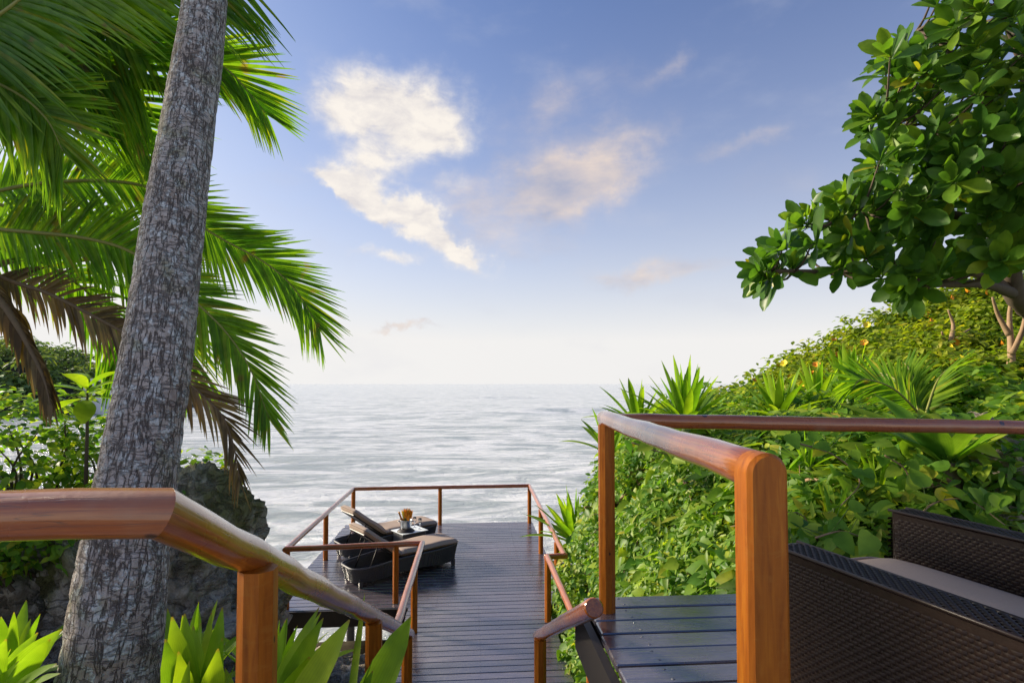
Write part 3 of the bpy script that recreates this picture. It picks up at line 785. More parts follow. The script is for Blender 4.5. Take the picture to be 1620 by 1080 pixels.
bk_xy = tp-ld*.10+np.array([.02, -.02])
bk = empty('ice_bucket', (*bk_xy, TZ), 0, 'steel ice bucket on the drinks table filled with orange flowers', 'ice bucket')
MB().lathe((0, 0, 0), [(0, .004), (.085, .004), (.09, .02), (.12, .21), (.128, .215), (.122, .222), (.112, .21), (.08, .03), (0, .03)], 28).build('bucket', M['steel'], bk, smooth=True, local=True)
for s_ in (-1, 1): MB().tube([(s_*.118, -.03, .19), (s_*.15, -.02, .185), (s_*.15, .02, .185), (s_*.118, .03, .19)], .008, 8).build('handle', M['steel'], bk, smooth=True, local=True)
cl = MB()
for k in range(26):
    a = k/26*6.283; cl.box((.15*math.cos(a), .15*math.sin(a), .012), (.06, .05, .02), np.array(Matrix.Rotation(a+.5, 3, 'Z')))
nap = MB().lathe((bk_xy[0], bk_xy[1], TZ+.001), [(.10, .05), (.13, .04), (.16, .012), (.17, 0.), (.12, .001), (.09, .02)], 20).build('napkin', M['beam'], None, smooth=True)
tag(nap, 'dark cloth napkin wrapped around the foot of the ice bucket', 'napkin')
bt = MB().lathe((0, 0, 0), [(0, 0), (.036, 0), (.036, .16), (.016, .23), (.016, .30), (.019, .305), (.018, .34), (0, .345)], 16).build('bottle', M['gold_foil'], None, smooth=True)
bt.location = (bk_xy[0]-.02, bk_xy[1], TZ+.045); bt.rotation_euler = (0, R(-20), 0); tag(bt, 'foil-necked bottle leaning in the ice bucket', 'bottle')
fl = empty('flower_bunch', (bk_xy[0]+.02, bk_xy[1], TZ+.04), 0, 'bunch of orange and yellow flowers standing in the ice bucket', 'flowers')
for k in range(15):
    a = k*2.4; r = .012+.055*(k/15)**.6; hgt = .30+.06*random.random()-.5*r
    L_ = Leaves(); top = np.array([r*math.cos(a)*1.25, r*math.sin(a)*1.25, hgt])
    for q in range(5):
        b_ = q*1.2566+a; L_.blade(top-np.array([0, 0, .12]), (math.cos(b_)*.3, math.sin(b_)*.3, 1.), (-math.cos(b_), -math.sin(b_), .3), .17, .04, [.3, .9, 1, .7, .1], -.1, .3, 4)
    L_.build('flower', M['petal'] if k % 3 else M['petal_y'], fl, local=True)
    MB().tube([(r*.3*math.cos(a), r*.3*math.sin(a), .0), top-np.array([0, 0, .11])], .005, 5).build('flower_stem', M['stem'], fl, local=True)
for k, (dx, dy) in enumerate(((.27, .06), (.31, -.04))):
    q = tp+ld*dx*.62+np.array([-ld[1], ld[0]])*dy*1.6
    g = MB().lathe((q[0], q[1], TZ+.0005), [(0, .0), (.033, .001), (.034, .004), (.005, .008), (.0045, .085), (.02, .1), (.034, .13), (.036, .165), (.030, .205), (.0285, .205), (.0345, .165), (.032, .131), (.018, .104), (0, .097)], 20).build('wine_glass', M['glass'], None, smooth=True)
    tag(g, ('clear wine glass on the drinks table nearest the ice bucket', 'clear wine glass at the outer edge of the drinks table')[k], 'wine glass', 'wine glasses on the drinks table')

# ------------------------------------------------------------------ palms
def palm_trunk(root, pts, rads, seg=72, rows=260, rough=.02):
    pts_ = spline(pts, rows); rr_ = np.interp(np.linspace(0, 1, rows), np.linspace(0, 1, len(rads)), rads)
    V = []; UVW = []; acc = 0.
    for i in range(rows):
        T = unit(pts_[min(i+1, rows-1)]-pts_[max(i-1, 0)]); N = unit(np.array([1., 0, 0])-T*T[0]); Bv = np.cross(T, N)
        if i: acc += np.linalg.norm(pts_[i]-pts_[i-1])
        for k in range(seg):
            th = 2*math.pi*k/seg; c, s_ = math.cos(th), math.sin(th)
            q = Vector((c*.16, s_*.16, acc))
            dsp = mnoise.noise(q*3.2)*.035+mnoise.noise(Vector((c*2.2, s_*2.2, acc*2.2)))*.016+mnoise.noise(Vector((c*7, s_*7, acc*1.6)))*rough
            rg = abs(mnoise.noise(Vector((c*.5, s_*.5, acc*11+.6*mnoise.noise(Vector((c*1.2, s_*1.2, acc*2))))))); dsp -= .035*max(0, 1-rg*7)
            rad = rr_[i]*(1+dsp)
            V.append(pts_[i]+(N*c+Bv*s_)*rad); UVW.append((c*.16, s_*.16, acc))
    i = np.arange(rows-1)[:, None]; k = np.arange(seg)[None]; k2 = (k+1) % seg
    Q = np.stack([(i*seg+k).ravel(), (i*seg+k2).ravel(), ((i+1)*seg+k2).ravel(), ((i+1)*seg+k).ravel()], 1)
    o = nobj('trunk', np.array(V), Q, M['bark'], root)
    a = o.data.attributes.new('uvw', 'FLOAT_VECTOR', 'POINT'); a.data.foreach_set('vector', np.array(UVW, dtype=np.float32).ravel())
    return o
def frond(root, pts, Lmax, S, n=70, droop=(.3, .9), ang0=62, ang1=22, s0=.1, W=.036, dead=False, individual=False, vee=.25, r0=.022, tipL=.35, seed=0, ragged=0.):
    """pinnate palm leaf: rachis through pts, leaflets both sides; S is the blade's side vector; droop = (upper side, lower side)"""
    random.seed(seed+11)
    rp = spline(pts, 60); mat = M['palm_dead'] if dead else M['palm']
    mb = MB(); mb.tube(rp, list(np.linspace(r0, .004, 60)), 8)
    fr = mb.build('frond', M['rachis_dry'] if dead else M['rachis'], root, smooth=True)
    cum = np.concatenate([[0], np.cumsum([np.linalg.norm(rp[i+1]-rp[i]) for i in range(59)])]); cum /= cum[-1]
    S = np.array(S, float); Lv = Leaves(); sing = []
    for i in range(n):
        s_ = s0+(1-s0)*(i/(n-1))
        j = np.searchsorted(cum, s_); j = min(max(j, 1), 59); f = (s_-cum[j-1])/(cum[j]-cum[j-1]+1e-9)
        p = rp[j-1]*(1-f)+rp[j]*f; T = unit(rp[min(j+1, 59)]-rp[max(j-2, 0)])
        Sx = unit(S-T*np.dot(S, T)); Nn = np.cross(T, Sx)
        q = (s_-s0)/(1-s0)
        ll = Lmax*(tipL+(1-tipL)*math.sin(math.pi*min(1, (.22+.78*(1-q))))**.8) if q > .3 else Lmax*(.72+.28*q/.3)
        if q > .93: ll *= .8
        a = R(ang0+(ang1-ang0)*q)
        for sd in (1, -1):
            if ragged and random.random() < ragged: continue
            aa_ = a+R(random.gauss(0, 3.5)); L2 = ll*random.uniform(.88, 1.06)*(random.uniform(.4, .9) if random.random() < ragged*1.5 else 1)
            d = T*math.cos(aa_)+Sx*sd*math.sin(aa_)+Nn*(vee+random.gauss(0, .06))
            dr = droop[0] if sd > 0 else droop[1]
            nr = unit(Nn*1.0+Sx*sd*-.3)
            args = (p, d, nr, L2, W*random.uniform(.8, 1.1)*(.65+.35*min(1, (1-q)*3)), [.55, 1, .95, .75, .45, .06], dr*random.uniform(.7, 1.3), .45, 6)
            if individual:
                V, Q = blade(*args); sing.append((V, Q))
            else: Lv.blade(*args)
    if individual:
        for V, Q in sing:
            nobj('leaflet', V, Q, mat, fr, True, np.full(len(V), 0.))
    else:
        o = Lv.build('leaflets', mat, fr); o['kind'] = 'stuff'
    return fr
# the leaning palm in front of the terrace
pl = empty('palm_tree', (*P(165, 1085, 2.0)[:2], -1.0), 0, 'leaning coconut palm trunk with grey lichen-spotted bark beside the handrail', 'palm tree')
b0 = P(170, 1085, 1.98)
tpts = [b0+np.array([-.13, -.10, -1.15]), b0+np.array([-.05, -.03, -.4]), P(172, 1080, 1.98), P(195, 900, 2.05), P(221, 740, 2.15), P(255, 520, 2.32), P(283, 300, 2.55), P(305, 150, 2.75), P(325, 0, 2.98)]
dirp = unit(tpts[-1]-tpts[-2])
for k in range(1, 6): tpts.append(tpts[8]+dirp*k*.9+np.array([-.02*k*k, .02*k*k, .04*k*k]))
palm_trunk(pl, tpts, [.20, .178, .160, .145, .135, .128, .120, .113, .107, .10, .105, .1, .1, .1], rows=620)
crown = tpts[-1]
for k in range(11):
    a = k*2.399; e = .75-.11*k; dr = np.array([math.cos(a), math.sin(a), 0])
    pts = [crown, crown+dr*.9+np.array([0, 0, .9*e+.25]), crown+dr*2.0+np.array([0, 0, 1.5*e+.1]), crown+dr*3.0+np.array([0, 0, 1.5*e-.6])]
    frond(pl, pts, .8, np.cross(dr, (0, 0, 1.)), 46, (.8, .8), seed=300+k)
# second palm: crown just outside the frame to the left
kc = P(-150, 345, 5.1)
p2 = empty('palm_tree', (kc[0]-.5, kc[1]-.2, float(zt(kc[0], kc[1]))), 0, 'arching coconut palm whose fronds hang behind the leaning trunk', 'palm tree')
palm_trunk(p2, [np.array([kc[0]-.5, kc[1]-.2, float(zt(kc[0], kc[1]))-.3]), np.array([kc[0]-.4, kc[1]-.15, .6]), kc], [.17, .13, .12], 32, 90)
U = np.array([0, 0, 1.]); rr3 = rt
def F2(lst, d0, d1): return [P(x, y, d0+(d1-d0)*i/(len(lst)-1)) for i, (x, y) in enumerate(lst)]
frond(p2, F2([(-150, 345), (0, 302), (90, 288), (183, 287), (250, 304), (331, 366), (420, 416), (468, 460), (505, 520)], 5.1, 5.2), .64, upv+.15*rt, 145, (.08, .45), 58, 20, .2, individual=True, seed=1, vee=.1)
frond(p2, F2([(-150, 348), (0, 363), (141, 378), (226, 409), (322, 489), (368, 538), (400, 592), (425, 660)], 5.1, 4.9), .60, upv+.4*rt, 145, (.08, .5), 58, 20, .2, seed=2, vee=.1, ragged=.04)
frond(p2, F2([(-150, 360), (0, 437), (74, 463), (148, 500), (202, 530), (260, 572), (307, 613), (352, 658), (372, 715), (380, 765)], 5.1, 4.8), .48, upv+.5*rt, 108, (.3, 1.3), 50, 18, .2, dead=True, seed=3, vee=.0, ragged=.18)
frond(p2, F2([(-140, 370), (-60, 410), (0, 474), (25, 510), (50, 556), (70, 600), (80, 640)], 5.0, 4.7), .38, rt+.2*upv, 50, (2.2, 2.2), 40, 15, .2, dead=True, seed=4, vee=-.1, r0=.05, W=.056, ragged=.15)
frond(p2, F2([(-150, 330), (-40, 318), (60, 340), (150, 370), (235, 430), (280, 520), (300, 600)], 5.3, 5.8), .85, upv+.2*rt, 108, (.3, .9), 60, 22, .15, seed=5, ragged=.05)
frond(p2, F2([(-150, 345), (-60, 380), (30, 400), (110, 440), (170, 500), (200, 590), (205, 660)], 5.2, 5.9), .7, upv+.5*rt, 93, (.4, 1.0), 55, 20, .15, seed=7, ragged=.1)
frond(p2, F2([(-150, 345), (-260, 300), (-400, 330), (-500, 450)], 5.1, 4.6), .8, upv, 93, (.4, .9), seed=8)
frond(p2, F2([(-150, 340), (-160, 200), (-190, 90), (-260, 20)], 5.1, 5.6), .8, rt, 93, (.4, .9), seed=9)
# third palm: crown above and left of the frame
k3 = P(-230, 70, 3.9)
p3 = empty('palm_tree', (k3[0]-.3, k3[1]+.1, float(zt(k3[0], k3[1]))), 0, 'bright green palm whose broad fronds fill the sky above the leaning trunk', 'palm tree')
palm_trunk(p3, [np.array([k3[0]-.3, k3[1]+.1, float(zt(k3[0], k3[1]))-.3]), np.array([k3[0]-.2, k3[1], 1.2]), k3], [.16, .12, .11], 32, 90)
frond(p3, F2([(-230, 70), (-90, 75), (0, 24), (60, -18), (150, -55), (260, -70), (360, -50)], 3.9, 3.5), 1.15, upv-.2*rt, 159, (.1, .25), 62, 25, .08, W=.036, seed=21, vee=.1)
frond(p3, F2([(-230, 66), (-60, 0), (80, -15), (150, 20), (225, 62), (290, 78), (355, 108), (392, 145), (420, 180)], 4.0, 4.7), .60, upv+.2*rt, 143, (.05, .3), 62, 22, .15, W=.036, seed=22, vee=.1)
frond(p3, F2([(-230, 75), (-100, 85), (20, 100), (110, 130), (180, 170), (214, 202), (234, 240)], 4.1, 5.2), .80, upv+.5*rt, 142, (.1, .35), 60, 22, .12, W=.036, seed=23, vee=.1)
frond(p3, F2([(-230, 75), (-140, 105), (-40, 120), (30, 150), (75, 190), (100, 240)], 3.9, 3.8), .72, upv+.7*rt, 124, (.2, .5), 60, 22, .12, W=.036, seed=24, vee=.1)
frond(p3, F2([(-230, 75), (-150, 20), (-60, -60), (60, -100), (180, -80)], 4.1, 4.8), .9, upv-.2*rt, 134, (.2, .35), 60, 22, .12, W=.036, seed=25)
frond(p3, F2([(-230, 75), (-120, 40), (-20, 48), (80, 60), (160, 90), (220, 140)], 4.0, 4.4), .95, upv-.1*rt, 142, (.1, .3), 65, 30, .1, W=.036, seed=26)
frond(p3, F2([(-230, 75), (-330, 30), (-470, 60), (-560, 180)], 3.9, 3.4), .9, upv, 106, (.3, .9), seed=27)
random.seed(99)

# ------------------------------------------------------------------ rock cliff and left shrubs
def rock(name, c, size, seed, label, amp=.28, n=90):
    V = []
    for j in range(n+1):
        ph = -math.pi/2+math.pi*j/n
        for i in range(2*n):
            th = math.pi*i/n; ex = .62
            cp, sp, ct, stt = math.cos(ph), math.sin(ph), math.cos(th), math.sin(th)
            f = lambda v: math.copysign(abs(v)**ex, v)
            q = Vector((f(cp)*f(ct)*size[0], f(cp)*f(stt)*size[1], f(sp)*size[2]))
            d = Vector((cp*ct, cp*stt, sp))
            pp = q*1.0+Vector((seed*7.1, seed*3.3, seed))
            h = mnoise.fractal(pp*.8, .9, 2.1, 4)*amp*1.3+mnoise.ridged_multi_fractal(pp*1.5, .8, 2.3, 6, 1., 2.)*amp*.6-abs(mnoise.noise(pp*2.6))*amp*.9-abs(mnoise.noise(pp*6.3))*amp*.55-abs(mnoise.noise(Vector((pp.x*12, pp.y*12, pp.z*15))))*amp*.28
            q = q+d*h; V.append((c[0]+q.x, c[1]+q.y, c[2]+q.z))
    nx = 2*n; j = np.arange(n)[:, None]; i = np.arange(nx)[None]; i2 = (i+1) % nx
    Q = np.stack([(j*nx+i).ravel(), (j*nx+i2).ravel(), ((j+1)*nx+i2).ravel(), ((j+1)*nx+i).ravel()], 1)
    V = np.array(V); r = empty(name, (c[0], c[1], c[2]-size[2]), 0)
    bpy.data.objects.remove(r)
    o = nobj(name, V-np.array([c[0], c[1], c[2]]), Q, M['rock'], None, True, None, True); o.location = c
    return tag(o, label, 'rock')
rock('rock_cliff', (-5.5, 6.8, -2.9), (2.75, 1.4, 2.6), 1, 'grey limestone outcrop overgrown with moss behind the palm trunk', .34, 150)
rock('rock_cliff', (-3.22, 6.25, -2.78), (.92, .95, 2.70), 2, 'jagged grey limestone pinnacle at the seaward end of the outcrop', .32, 140)
rock('rock_cliff', (-3.6, 4.6, -3.0), (1.7, .9, 1.5), 5, 'low dark mossy boulder in the shade of the outcrop', .28, 110)
rock('rock', (3.78, 3.6, .1), (.62, .45, .55), 3, 'pitted brown limestone rock under the fern on the planted bank', .22, 60)
rock('rock', (-1.75, 7.5, -3.2), (.75, .6, .62), 6, 'grey boulder in the shade under the front edge of the lower deck', .2, 50)
rock('rock', (-2.5, 7.2, -3.1), (.6, .6, .8), 7, 'rough boulder below the outer corner of the lower deck', .2, 50)
rock('rock', (-.9, 6.0, -3.2), (.9, 1.0, .75), 4, 'rough grey boulder under the walkway beside the stairs', .22, 60)

def leaf_cloud(n, c, r, tmplt, size, up=.8, shell=.55, toward=None):
    d = rng.normal(size=(n, 3)); d /= np.linalg.norm(d, axis=1)[:, None]
    rad = shell+(1-shell)*rng.random(n)**.6
    lump = 1+.22*np.sin(d[:, 0]*5+c[0]*3)*np.sin(d[:, 1]*6+c[1])+.15*np.sin(d[:, 2]*9+c[2]*5)
    pos = np.array(c)+d*(rad*lump)[:, None]*np.array(r)
    Rm = rand_rot(n, up, d*.9 if toward is None else d*.6+toward)
    sz = size*rng.uniform(.65, 1.25, n)
    return tmplt, pos, Rm, sz
def shrub_object(name, base, c, r, n, tmplt, size, mat, label, cat='shrub', group=None, stems=6, inner=None, stem_mat='branch', seed=0, toward=None):
    random.seed(seed); t_ = empty(name, base, 0, label, cat, group)
    Lv = Leaves(); tm, pos, Rm, sz = leaf_cloud(n, c, r, tmplt, size, toward=toward); Lv.scatter(tm[0], tm[1], pos, Rm, sz)
    o = Lv.build('foliage', M[mat], t_); o['kind'] = 'stuff'
    for k in range(stems):
        a = random.random()*6.28; q = np.array(c)+np.array([math.cos(a)*r[0], math.sin(a)*r[1], random.uniform(-.2, .6)*r[2]])*random.uniform(.5, .95)
        mid = (np.array(base)+q)/2+np.array([random.gauss(0, .12), random.gauss(0, .12), .1]); b_ = np.array(base)+np.array([random.gauss(0, .12), random.gauss(0, .12), -.1])
        MB().tube(spline([b_, mid, q], 10), list(np.linspace(.02, .005, 10)), 6).build('stem', M[stem_mat], t_, smooth=True)
    return t_
sp = [((-5.7, 5.9, -.35), (-5.7, 5.7, .55), (.85, .7, .75), 1500, 'leafy green shrub on the outcrop under the hanging dry frond'),
      ((-4.6, 6.1, -.35), (-4.55, 5.9, .45), (.75, .6, .72), 1500, 'leafy green shrub on the outcrop beneath the broad-leaved sapling'),
      ((-3.85, 6.3, -.35), (-3.8, 6.2, .30), (.55, .5, .55), 1000, 'leafy shrub on the outcrop partly hidden by the leaning trunk'),
      ((-6.9, 6.4, -.4), (-6.9, 6.3, .6), (.9, .8, .9), 1200, 'dense shrub at the landward end of the outcrop'),
      ((-2.95, 6.6, -.3), (-3.0, 6.5, .02), (.36, .36, .32), 420, 'small bright bush at the seaward lip of the outcrop'),
      ((-5.2, 5.2, -.6), (-5.2, 5.1, -.05), (.8, .4, .45), 520, 'twiggy low shrub hanging over the face of the outcrop')]
sp += [((-3.3, 5.75, -.2), (-3.3, 5.6, -.05), (.5, .4, .3), 520, 'trailing greenery along the lip of the outcrop behind the trunk'),
       ((-4.2, 5.3, -.6), (-4.2, 5.15, -.25), (.7, .35, .38), 620, 'leafy creeper spilling down the face of the outcrop'),
       ((-6.2, 5.1, -.4), (-6.2, 4.9, .25), (.8, .5, .6), 900, 'leafy shrub leaning out from the landward face of the outcrop')]
for k, (b_, c, r, n, lab) in enumerate(sp):
    shrub_object('shrub', b_, c, r, n, OVAL, .10, 'vine', lab, stems=9, seed=40+k, group='shrubs on the outcrop')
# sapling with broad leaves
sb = P(138, 680, 5.2); stp = P(138, 612, 5.2)
sap = empty('sapling', (sb[0], sb[1], sb[2]-.5), 0, 'young sapling with large pale green leaves rising above the shrubs', 'sapling')
MB().tube([sb-np.array([0, 0, .5]), sb, stp], [.018, .014, .009], 8).build('stem', M['branch'], sap, smooth=True)
for k in range(11):
    a = k*2.4; tilt = .25+.09*k; d = np.array([math.cos(a), math.sin(a)*.8, .95-tilt])
    V, Q = blade(stp-np.array([0, 0, .012*k]), d, (-math.cos(a)*.3, -math.sin(a)*.3, 1), .36+.012*k, .17, [.12, .5, .85, 1, .85, .1], .5, .25, 7)
    nobj('leaf', V, Q, M['lily'], sap, True, np.full(len(V), random.random()))

# ------------------------------------------------------------------ strap-leaved lilies
STRAP = [.55, .85, 1, .98, .85, .6, .05]
def lily(name, base, n, L, W, label, spread=.8, seed=0, toward=None, mat='lily', droop=.7, cat='plant', group=None, z=None):
    random.seed(seed); t_ = empty(name, base, 0, label, cat, group)
    MB().tube([np.array(base)+np.array([0, 0, -.12]), np.array(base)+np.array([0, 0, .05])], [.05, .035], 10).build('stalk', M['stem'], t_, smooth=True)
    for k in range(n):
        a = k*2.399+random.gauss(0, .2); e = (k+.5)/n
        d = np.array([math.cos(a)*spread*e, math.sin(a)*spread*e, 1.05-.55*e])
        if toward is not None: d = d+np.array(toward)*.5
        nr = np.array([-math.cos(a), -math.sin(a), .9*e+.1])
        V, Q = blade(np.array(base)+np.array([math.cos(a), math.sin(a), 0])*.025, d, nr, L*random.uniform(.75, 1.1), W*random.uniform(.8, 1.1), STRAP, droop*e*random.uniform(.6, 1.3), .4, 10, .012)
        leaf_obj(V, Q, M[mat], t_)
    return t_
def at_leaf(px, py, d, dz): p = P(px, py, d); return (p[0], p[1], p[2]+dz)
def gz(p, up=0.): return (p[0], p[1], float(zt(p[0], p[1]))+up)
# hand-placed leaves of the foreground clumps: (base pixel, tip pixel, depth base, depth tip, width)
def lily_px(name, label, base_px, d, leaves, extra=0, seed=0):
    random.seed(seed); b_ = P(*base_px, d); t_ = empty(name, (b_[0], b_[1], min(float(zt(b_[0], b_[1])), b_[2]-.1)), 0, label, 'plant', 'strap-leaved lilies below the handrail')
    g = np.array(t_.location); MB().tube([g-np.array([0, 0, .05]), (g+b_)/2, b_+np.array([0, 0, .05])], [.06, .05, .03], 10).build('stalk', M['stem'], t_, smooth=True)
    for (tx, ty, td, wd, bend) in leaves:
        tip = P(tx, ty, td); v = tip-b_; L_ = np.linalg.norm(v)*1.04
        d0 = unit(v)+np.array([0, 0, bend*.5]); vw = unit(CAM-(b_+tip)/2)
        nr = unit(vw*.8+np.array([0, 0, .6])+np.array([random.gauss(0, .25), 0, 0]))
        bb = b_+np.array([random.gauss(0, .02), random.gauss(0, .02), 0]); d0 = unit(d0)*L_
        for _ in range(7):
            st_ = random.getstate(); V, Q = blade(bb, d0, nr, np.linalg.norm(d0), wd, STRAP, bend*1.6, .3, 18, .012); random.setstate(st_)
            d0 = d0+(tip-V[-2])*.7
        random.random()
        leaf_obj(V, Q, M['lily'], t_)
    for k in range(extra):
        a = k*2.4; V, Q = blade(b_, (math.cos(a)*.35-.1, math.sin(a)*.35+.1, 1.), (-math.cos(a), -math.sin(a), .8), .34*random.uniform(.8, 1.2), .055, STRAP, .35, .35, 10, .012)
        leaf_obj(V, Q, M['lily'], t_)
    return t_
lily_px('lily_plant', 'lime green strap-leaved lily between the palm trunk and the stout handrail post', (300, 1260), 1.75, [(272, 975, 1.75, .10, .1), (292, 970, 1.8, .08, .1), (352, 960, 1.9, .075, .2), (345, 1025, 1.65, .10, .1), (352, 1008, 1.75, .06, .3), (262, 1010, 1.7, .09, .1), (306, 990, 1.85, .09, .1), (318, 985, 1.9, .06, .4), (282, 1030, 1.6, .08, .2), (335, 968, 2.0, .05, .3), (265, 962, 1.95, .06, .3), (300, 1045, 1.55, .07, .2)], 2, 1)
lily_px('lily_plant', 'lime green strap-leaved lily with long leaves crossing below the lower deck', (392, 1230), 1.8, [(505, 960, 1.8, .065, .3), (512, 977, 1.75, .095, .2), (508, 968, 1.95, .05, .2), (490, 1038, 1.7, .09, .3), (430, 1000, 1.9, .06, .2), (470, 1010, 1.9, .06, .4), (535, 1000, 1.95, .055, .4), (452, 980, 2.0, .05, .3)], 2, 2)
lily_px('lily_plant', 'strap-leaved lily with one broad leaf rising to the sloping handrail', (425, 1270), 1.6, [(553, 980, 1.6, .115, .1), (520, 1030, 1.8, .07, .3)], 1, 3)
lily_px('lily_plant', 'strap-leaved lily with a pointed leaf reaching over the foot of the handrail', (530, 1240), 1.75, [(650, 975, 2.0, .125, .05), (577, 938, 2.6, .03, .1), (590, 1060, 1.8, .06, .3)], 1, 4)
lily_px('lily_plant', 'lime green strap-leaved lily at the shaded foot of the outcrop left of the palm', (-50, 1190), 1.9, [(98, 995, 2.0, .11, .5), (80, 1010, 1.9, .09, .4), (60, 1000, 2.1, .08, .4), (10, 1010, 1.9, .09, .3), (-40, 1000, 1.9, .09, .3), (90, 1050, 1.7, .09, .3), (95, 1065, 1.6, .08, .2), (30, 1045, 1.8, .06, .3), (-20, 1040, 1.8, .09, .4)], 2, 5)
for k, (px, py, d, lab) in enumerate(((300, 1105, 2.3, 'arching lily behind the clump at the foot of the palm trunk'), (430, 1100, 2.5, 'arching lily beyond the stout handrail post'), (15, 1090, 2.5, 'arching lily against the mossy outcrop'))):
    p = P(px, py, d); t_ = lily('lily_plant', tuple(p), 15, .38, .06, lab, .95, 120+k, (0, -.1, .2), 'lily', .9, group='strap-leaved lilies below the handrail')
    zb = float(zt(p[0], p[1]))
    if zb < p[2]: MB().tube([(p[0], p[1], zb-.05), tuple(p)], [.05, .03], 8).build('stem', M['stem'], t_, smooth=True)
# lilies on the right bank
for k, (px, py, d, n, L, W_, lab) in enumerate([
    (1085, 676, 5.2, 46, .64, .075, 'tall spiky clump of strap leaves standing on the bank against the sea'),
    (1010, 675, 5.6, 18, .56, .075, 'small spiky clump of strap leaves where the bank meets the sea view'),
    (1232, 664, 5.8, 26, .58, .08, 'yellow-green strap-leaved clump at the foot of the shrubby hillside'),
    (1345, 632, 6.6, 34, .70, .09, 'broad yellow-green strap-leaved clump beneath the flowering hillside'),
    (1292, 640, 6.3, 18, .55, .085, 'loose strap-leaved clump between two larger clumps on the bank')]):
    p = P(px, py, d); lily('lily_plant', tuple(p), n, L, W_, lab, 1.25, 60+k, None, 'lily', .6, group='strap-leaved clumps on the bank')
p = on_terrain(912, 862, 6, 9.5); lily('lily_plant', tuple(p), 30, 1.0, .13, 'long-leaved green lily arching over the walkway railing', 1.1, 71, (-.45, -.1, 0), 'lily', .7)
p = P(965, 720, 5.4); lily('lily_plant', tuple(p), 12, .5, .08, 'half-hidden lily behind the far terrace post', 1.0, 72, (-.4, 0, 0), 'lily', .8)
for k, (px, py, L, lab) in enumerate(((1000, 735, .34, 'small strappy tuft close to the far terrace post'), (1060, 790, .30, 'small strappy tuft amid the vines between the terrace posts'), (1130, 835, .32, 'small strappy tuft beside the stout orange post'), (1030, 900, .26, 'low strappy tuft above the edge of the upper deck'), (1100, 910, .26, 'grassy tuft behind the boards of the upper deck'), (1280, 740, .34, 'small strappy tuft under the cross rail by the stout post'), (1320, 830, .28, 'small strappy tuft beside the armchair arm'), (1390, 780, .30, 'small strappy tuft above the far arm of the armchair'), (1190, 720, .30, 'small strappy tuft glimpsed behind the sloping rail'), (945, 905, .34, 'strappy tuft at the foot of the bank near the walkway rail'))):
    p = on_terrain(px, py, 3.0, 12, .22); p[1] = max(p[1], 3.08)
    tf = lily('strap_tuft', tuple(p), 16, L, .034, lab, 1.2, 160+k, (0, -.35, .1), 'lily' if k % 2 else 'vine', 1.0, group='strappy tufts on the bank')
    zb = float(zt(p[0], p[1])); MB().tube([(p[0], p[1], min(zb, p[2])-.06), tuple(p)], [.02, .015], 6).build('root_stem', M['stem'], tf, smooth=True)
# bird's-nest fern
fb = P(1495, 738, 3.45)
fern = empty('fern', tuple(fb), 0, 'bird-nest fern with wavy upright leaves behind the terrace rail', 'fern')
MB().tube([fb-np.array([0, 0, .3]), fb+np.array([0, 0, .03])], [.12, .07], 10).build('rootstock', M['branch'], fern, smooth=True)
for k in range(15):
    a = k*2.4+.4; d = np.array([math.cos(a)*.95, math.sin(a)*.6, .75]); V, Q = blade(fb, d, (-math.cos(a), -math.sin(a)-.3, .8), .62*random.uniform(.8, 1.1), .13, [.35, .7, 1, 1, .9, .6, .06], .5, .3, 16, .03)
    leaf_obj(V, Q, M['vine'], fern)
# young coconut palm on the bank
yb = P(1462, 662, 5.4)
yp = empty('young_palm', tuple(yb), 0, 'young coconut palm with fan of fresh fronds behind the terrace rail', 'palm')
for k, (tx, ty, td) in enumerate(((1365, 600, 5.3), (1395, 590, 5.8), (1500, 585, 5.6), (1432, 575, 5.9), (1480, 600, 6.2))):
    tip = P(tx, ty, td); mid = (yb+tip)/2+np.array([0, 0, .10]); frond(yp, [yb, mid, tip, tip+(tip-mid)*.35+np.array([0, 0, -.12])], .38, rt*.6+upv, 34, (.2, .6), 50, 20, .12, W=.035, seed=80+k, r0=.012)

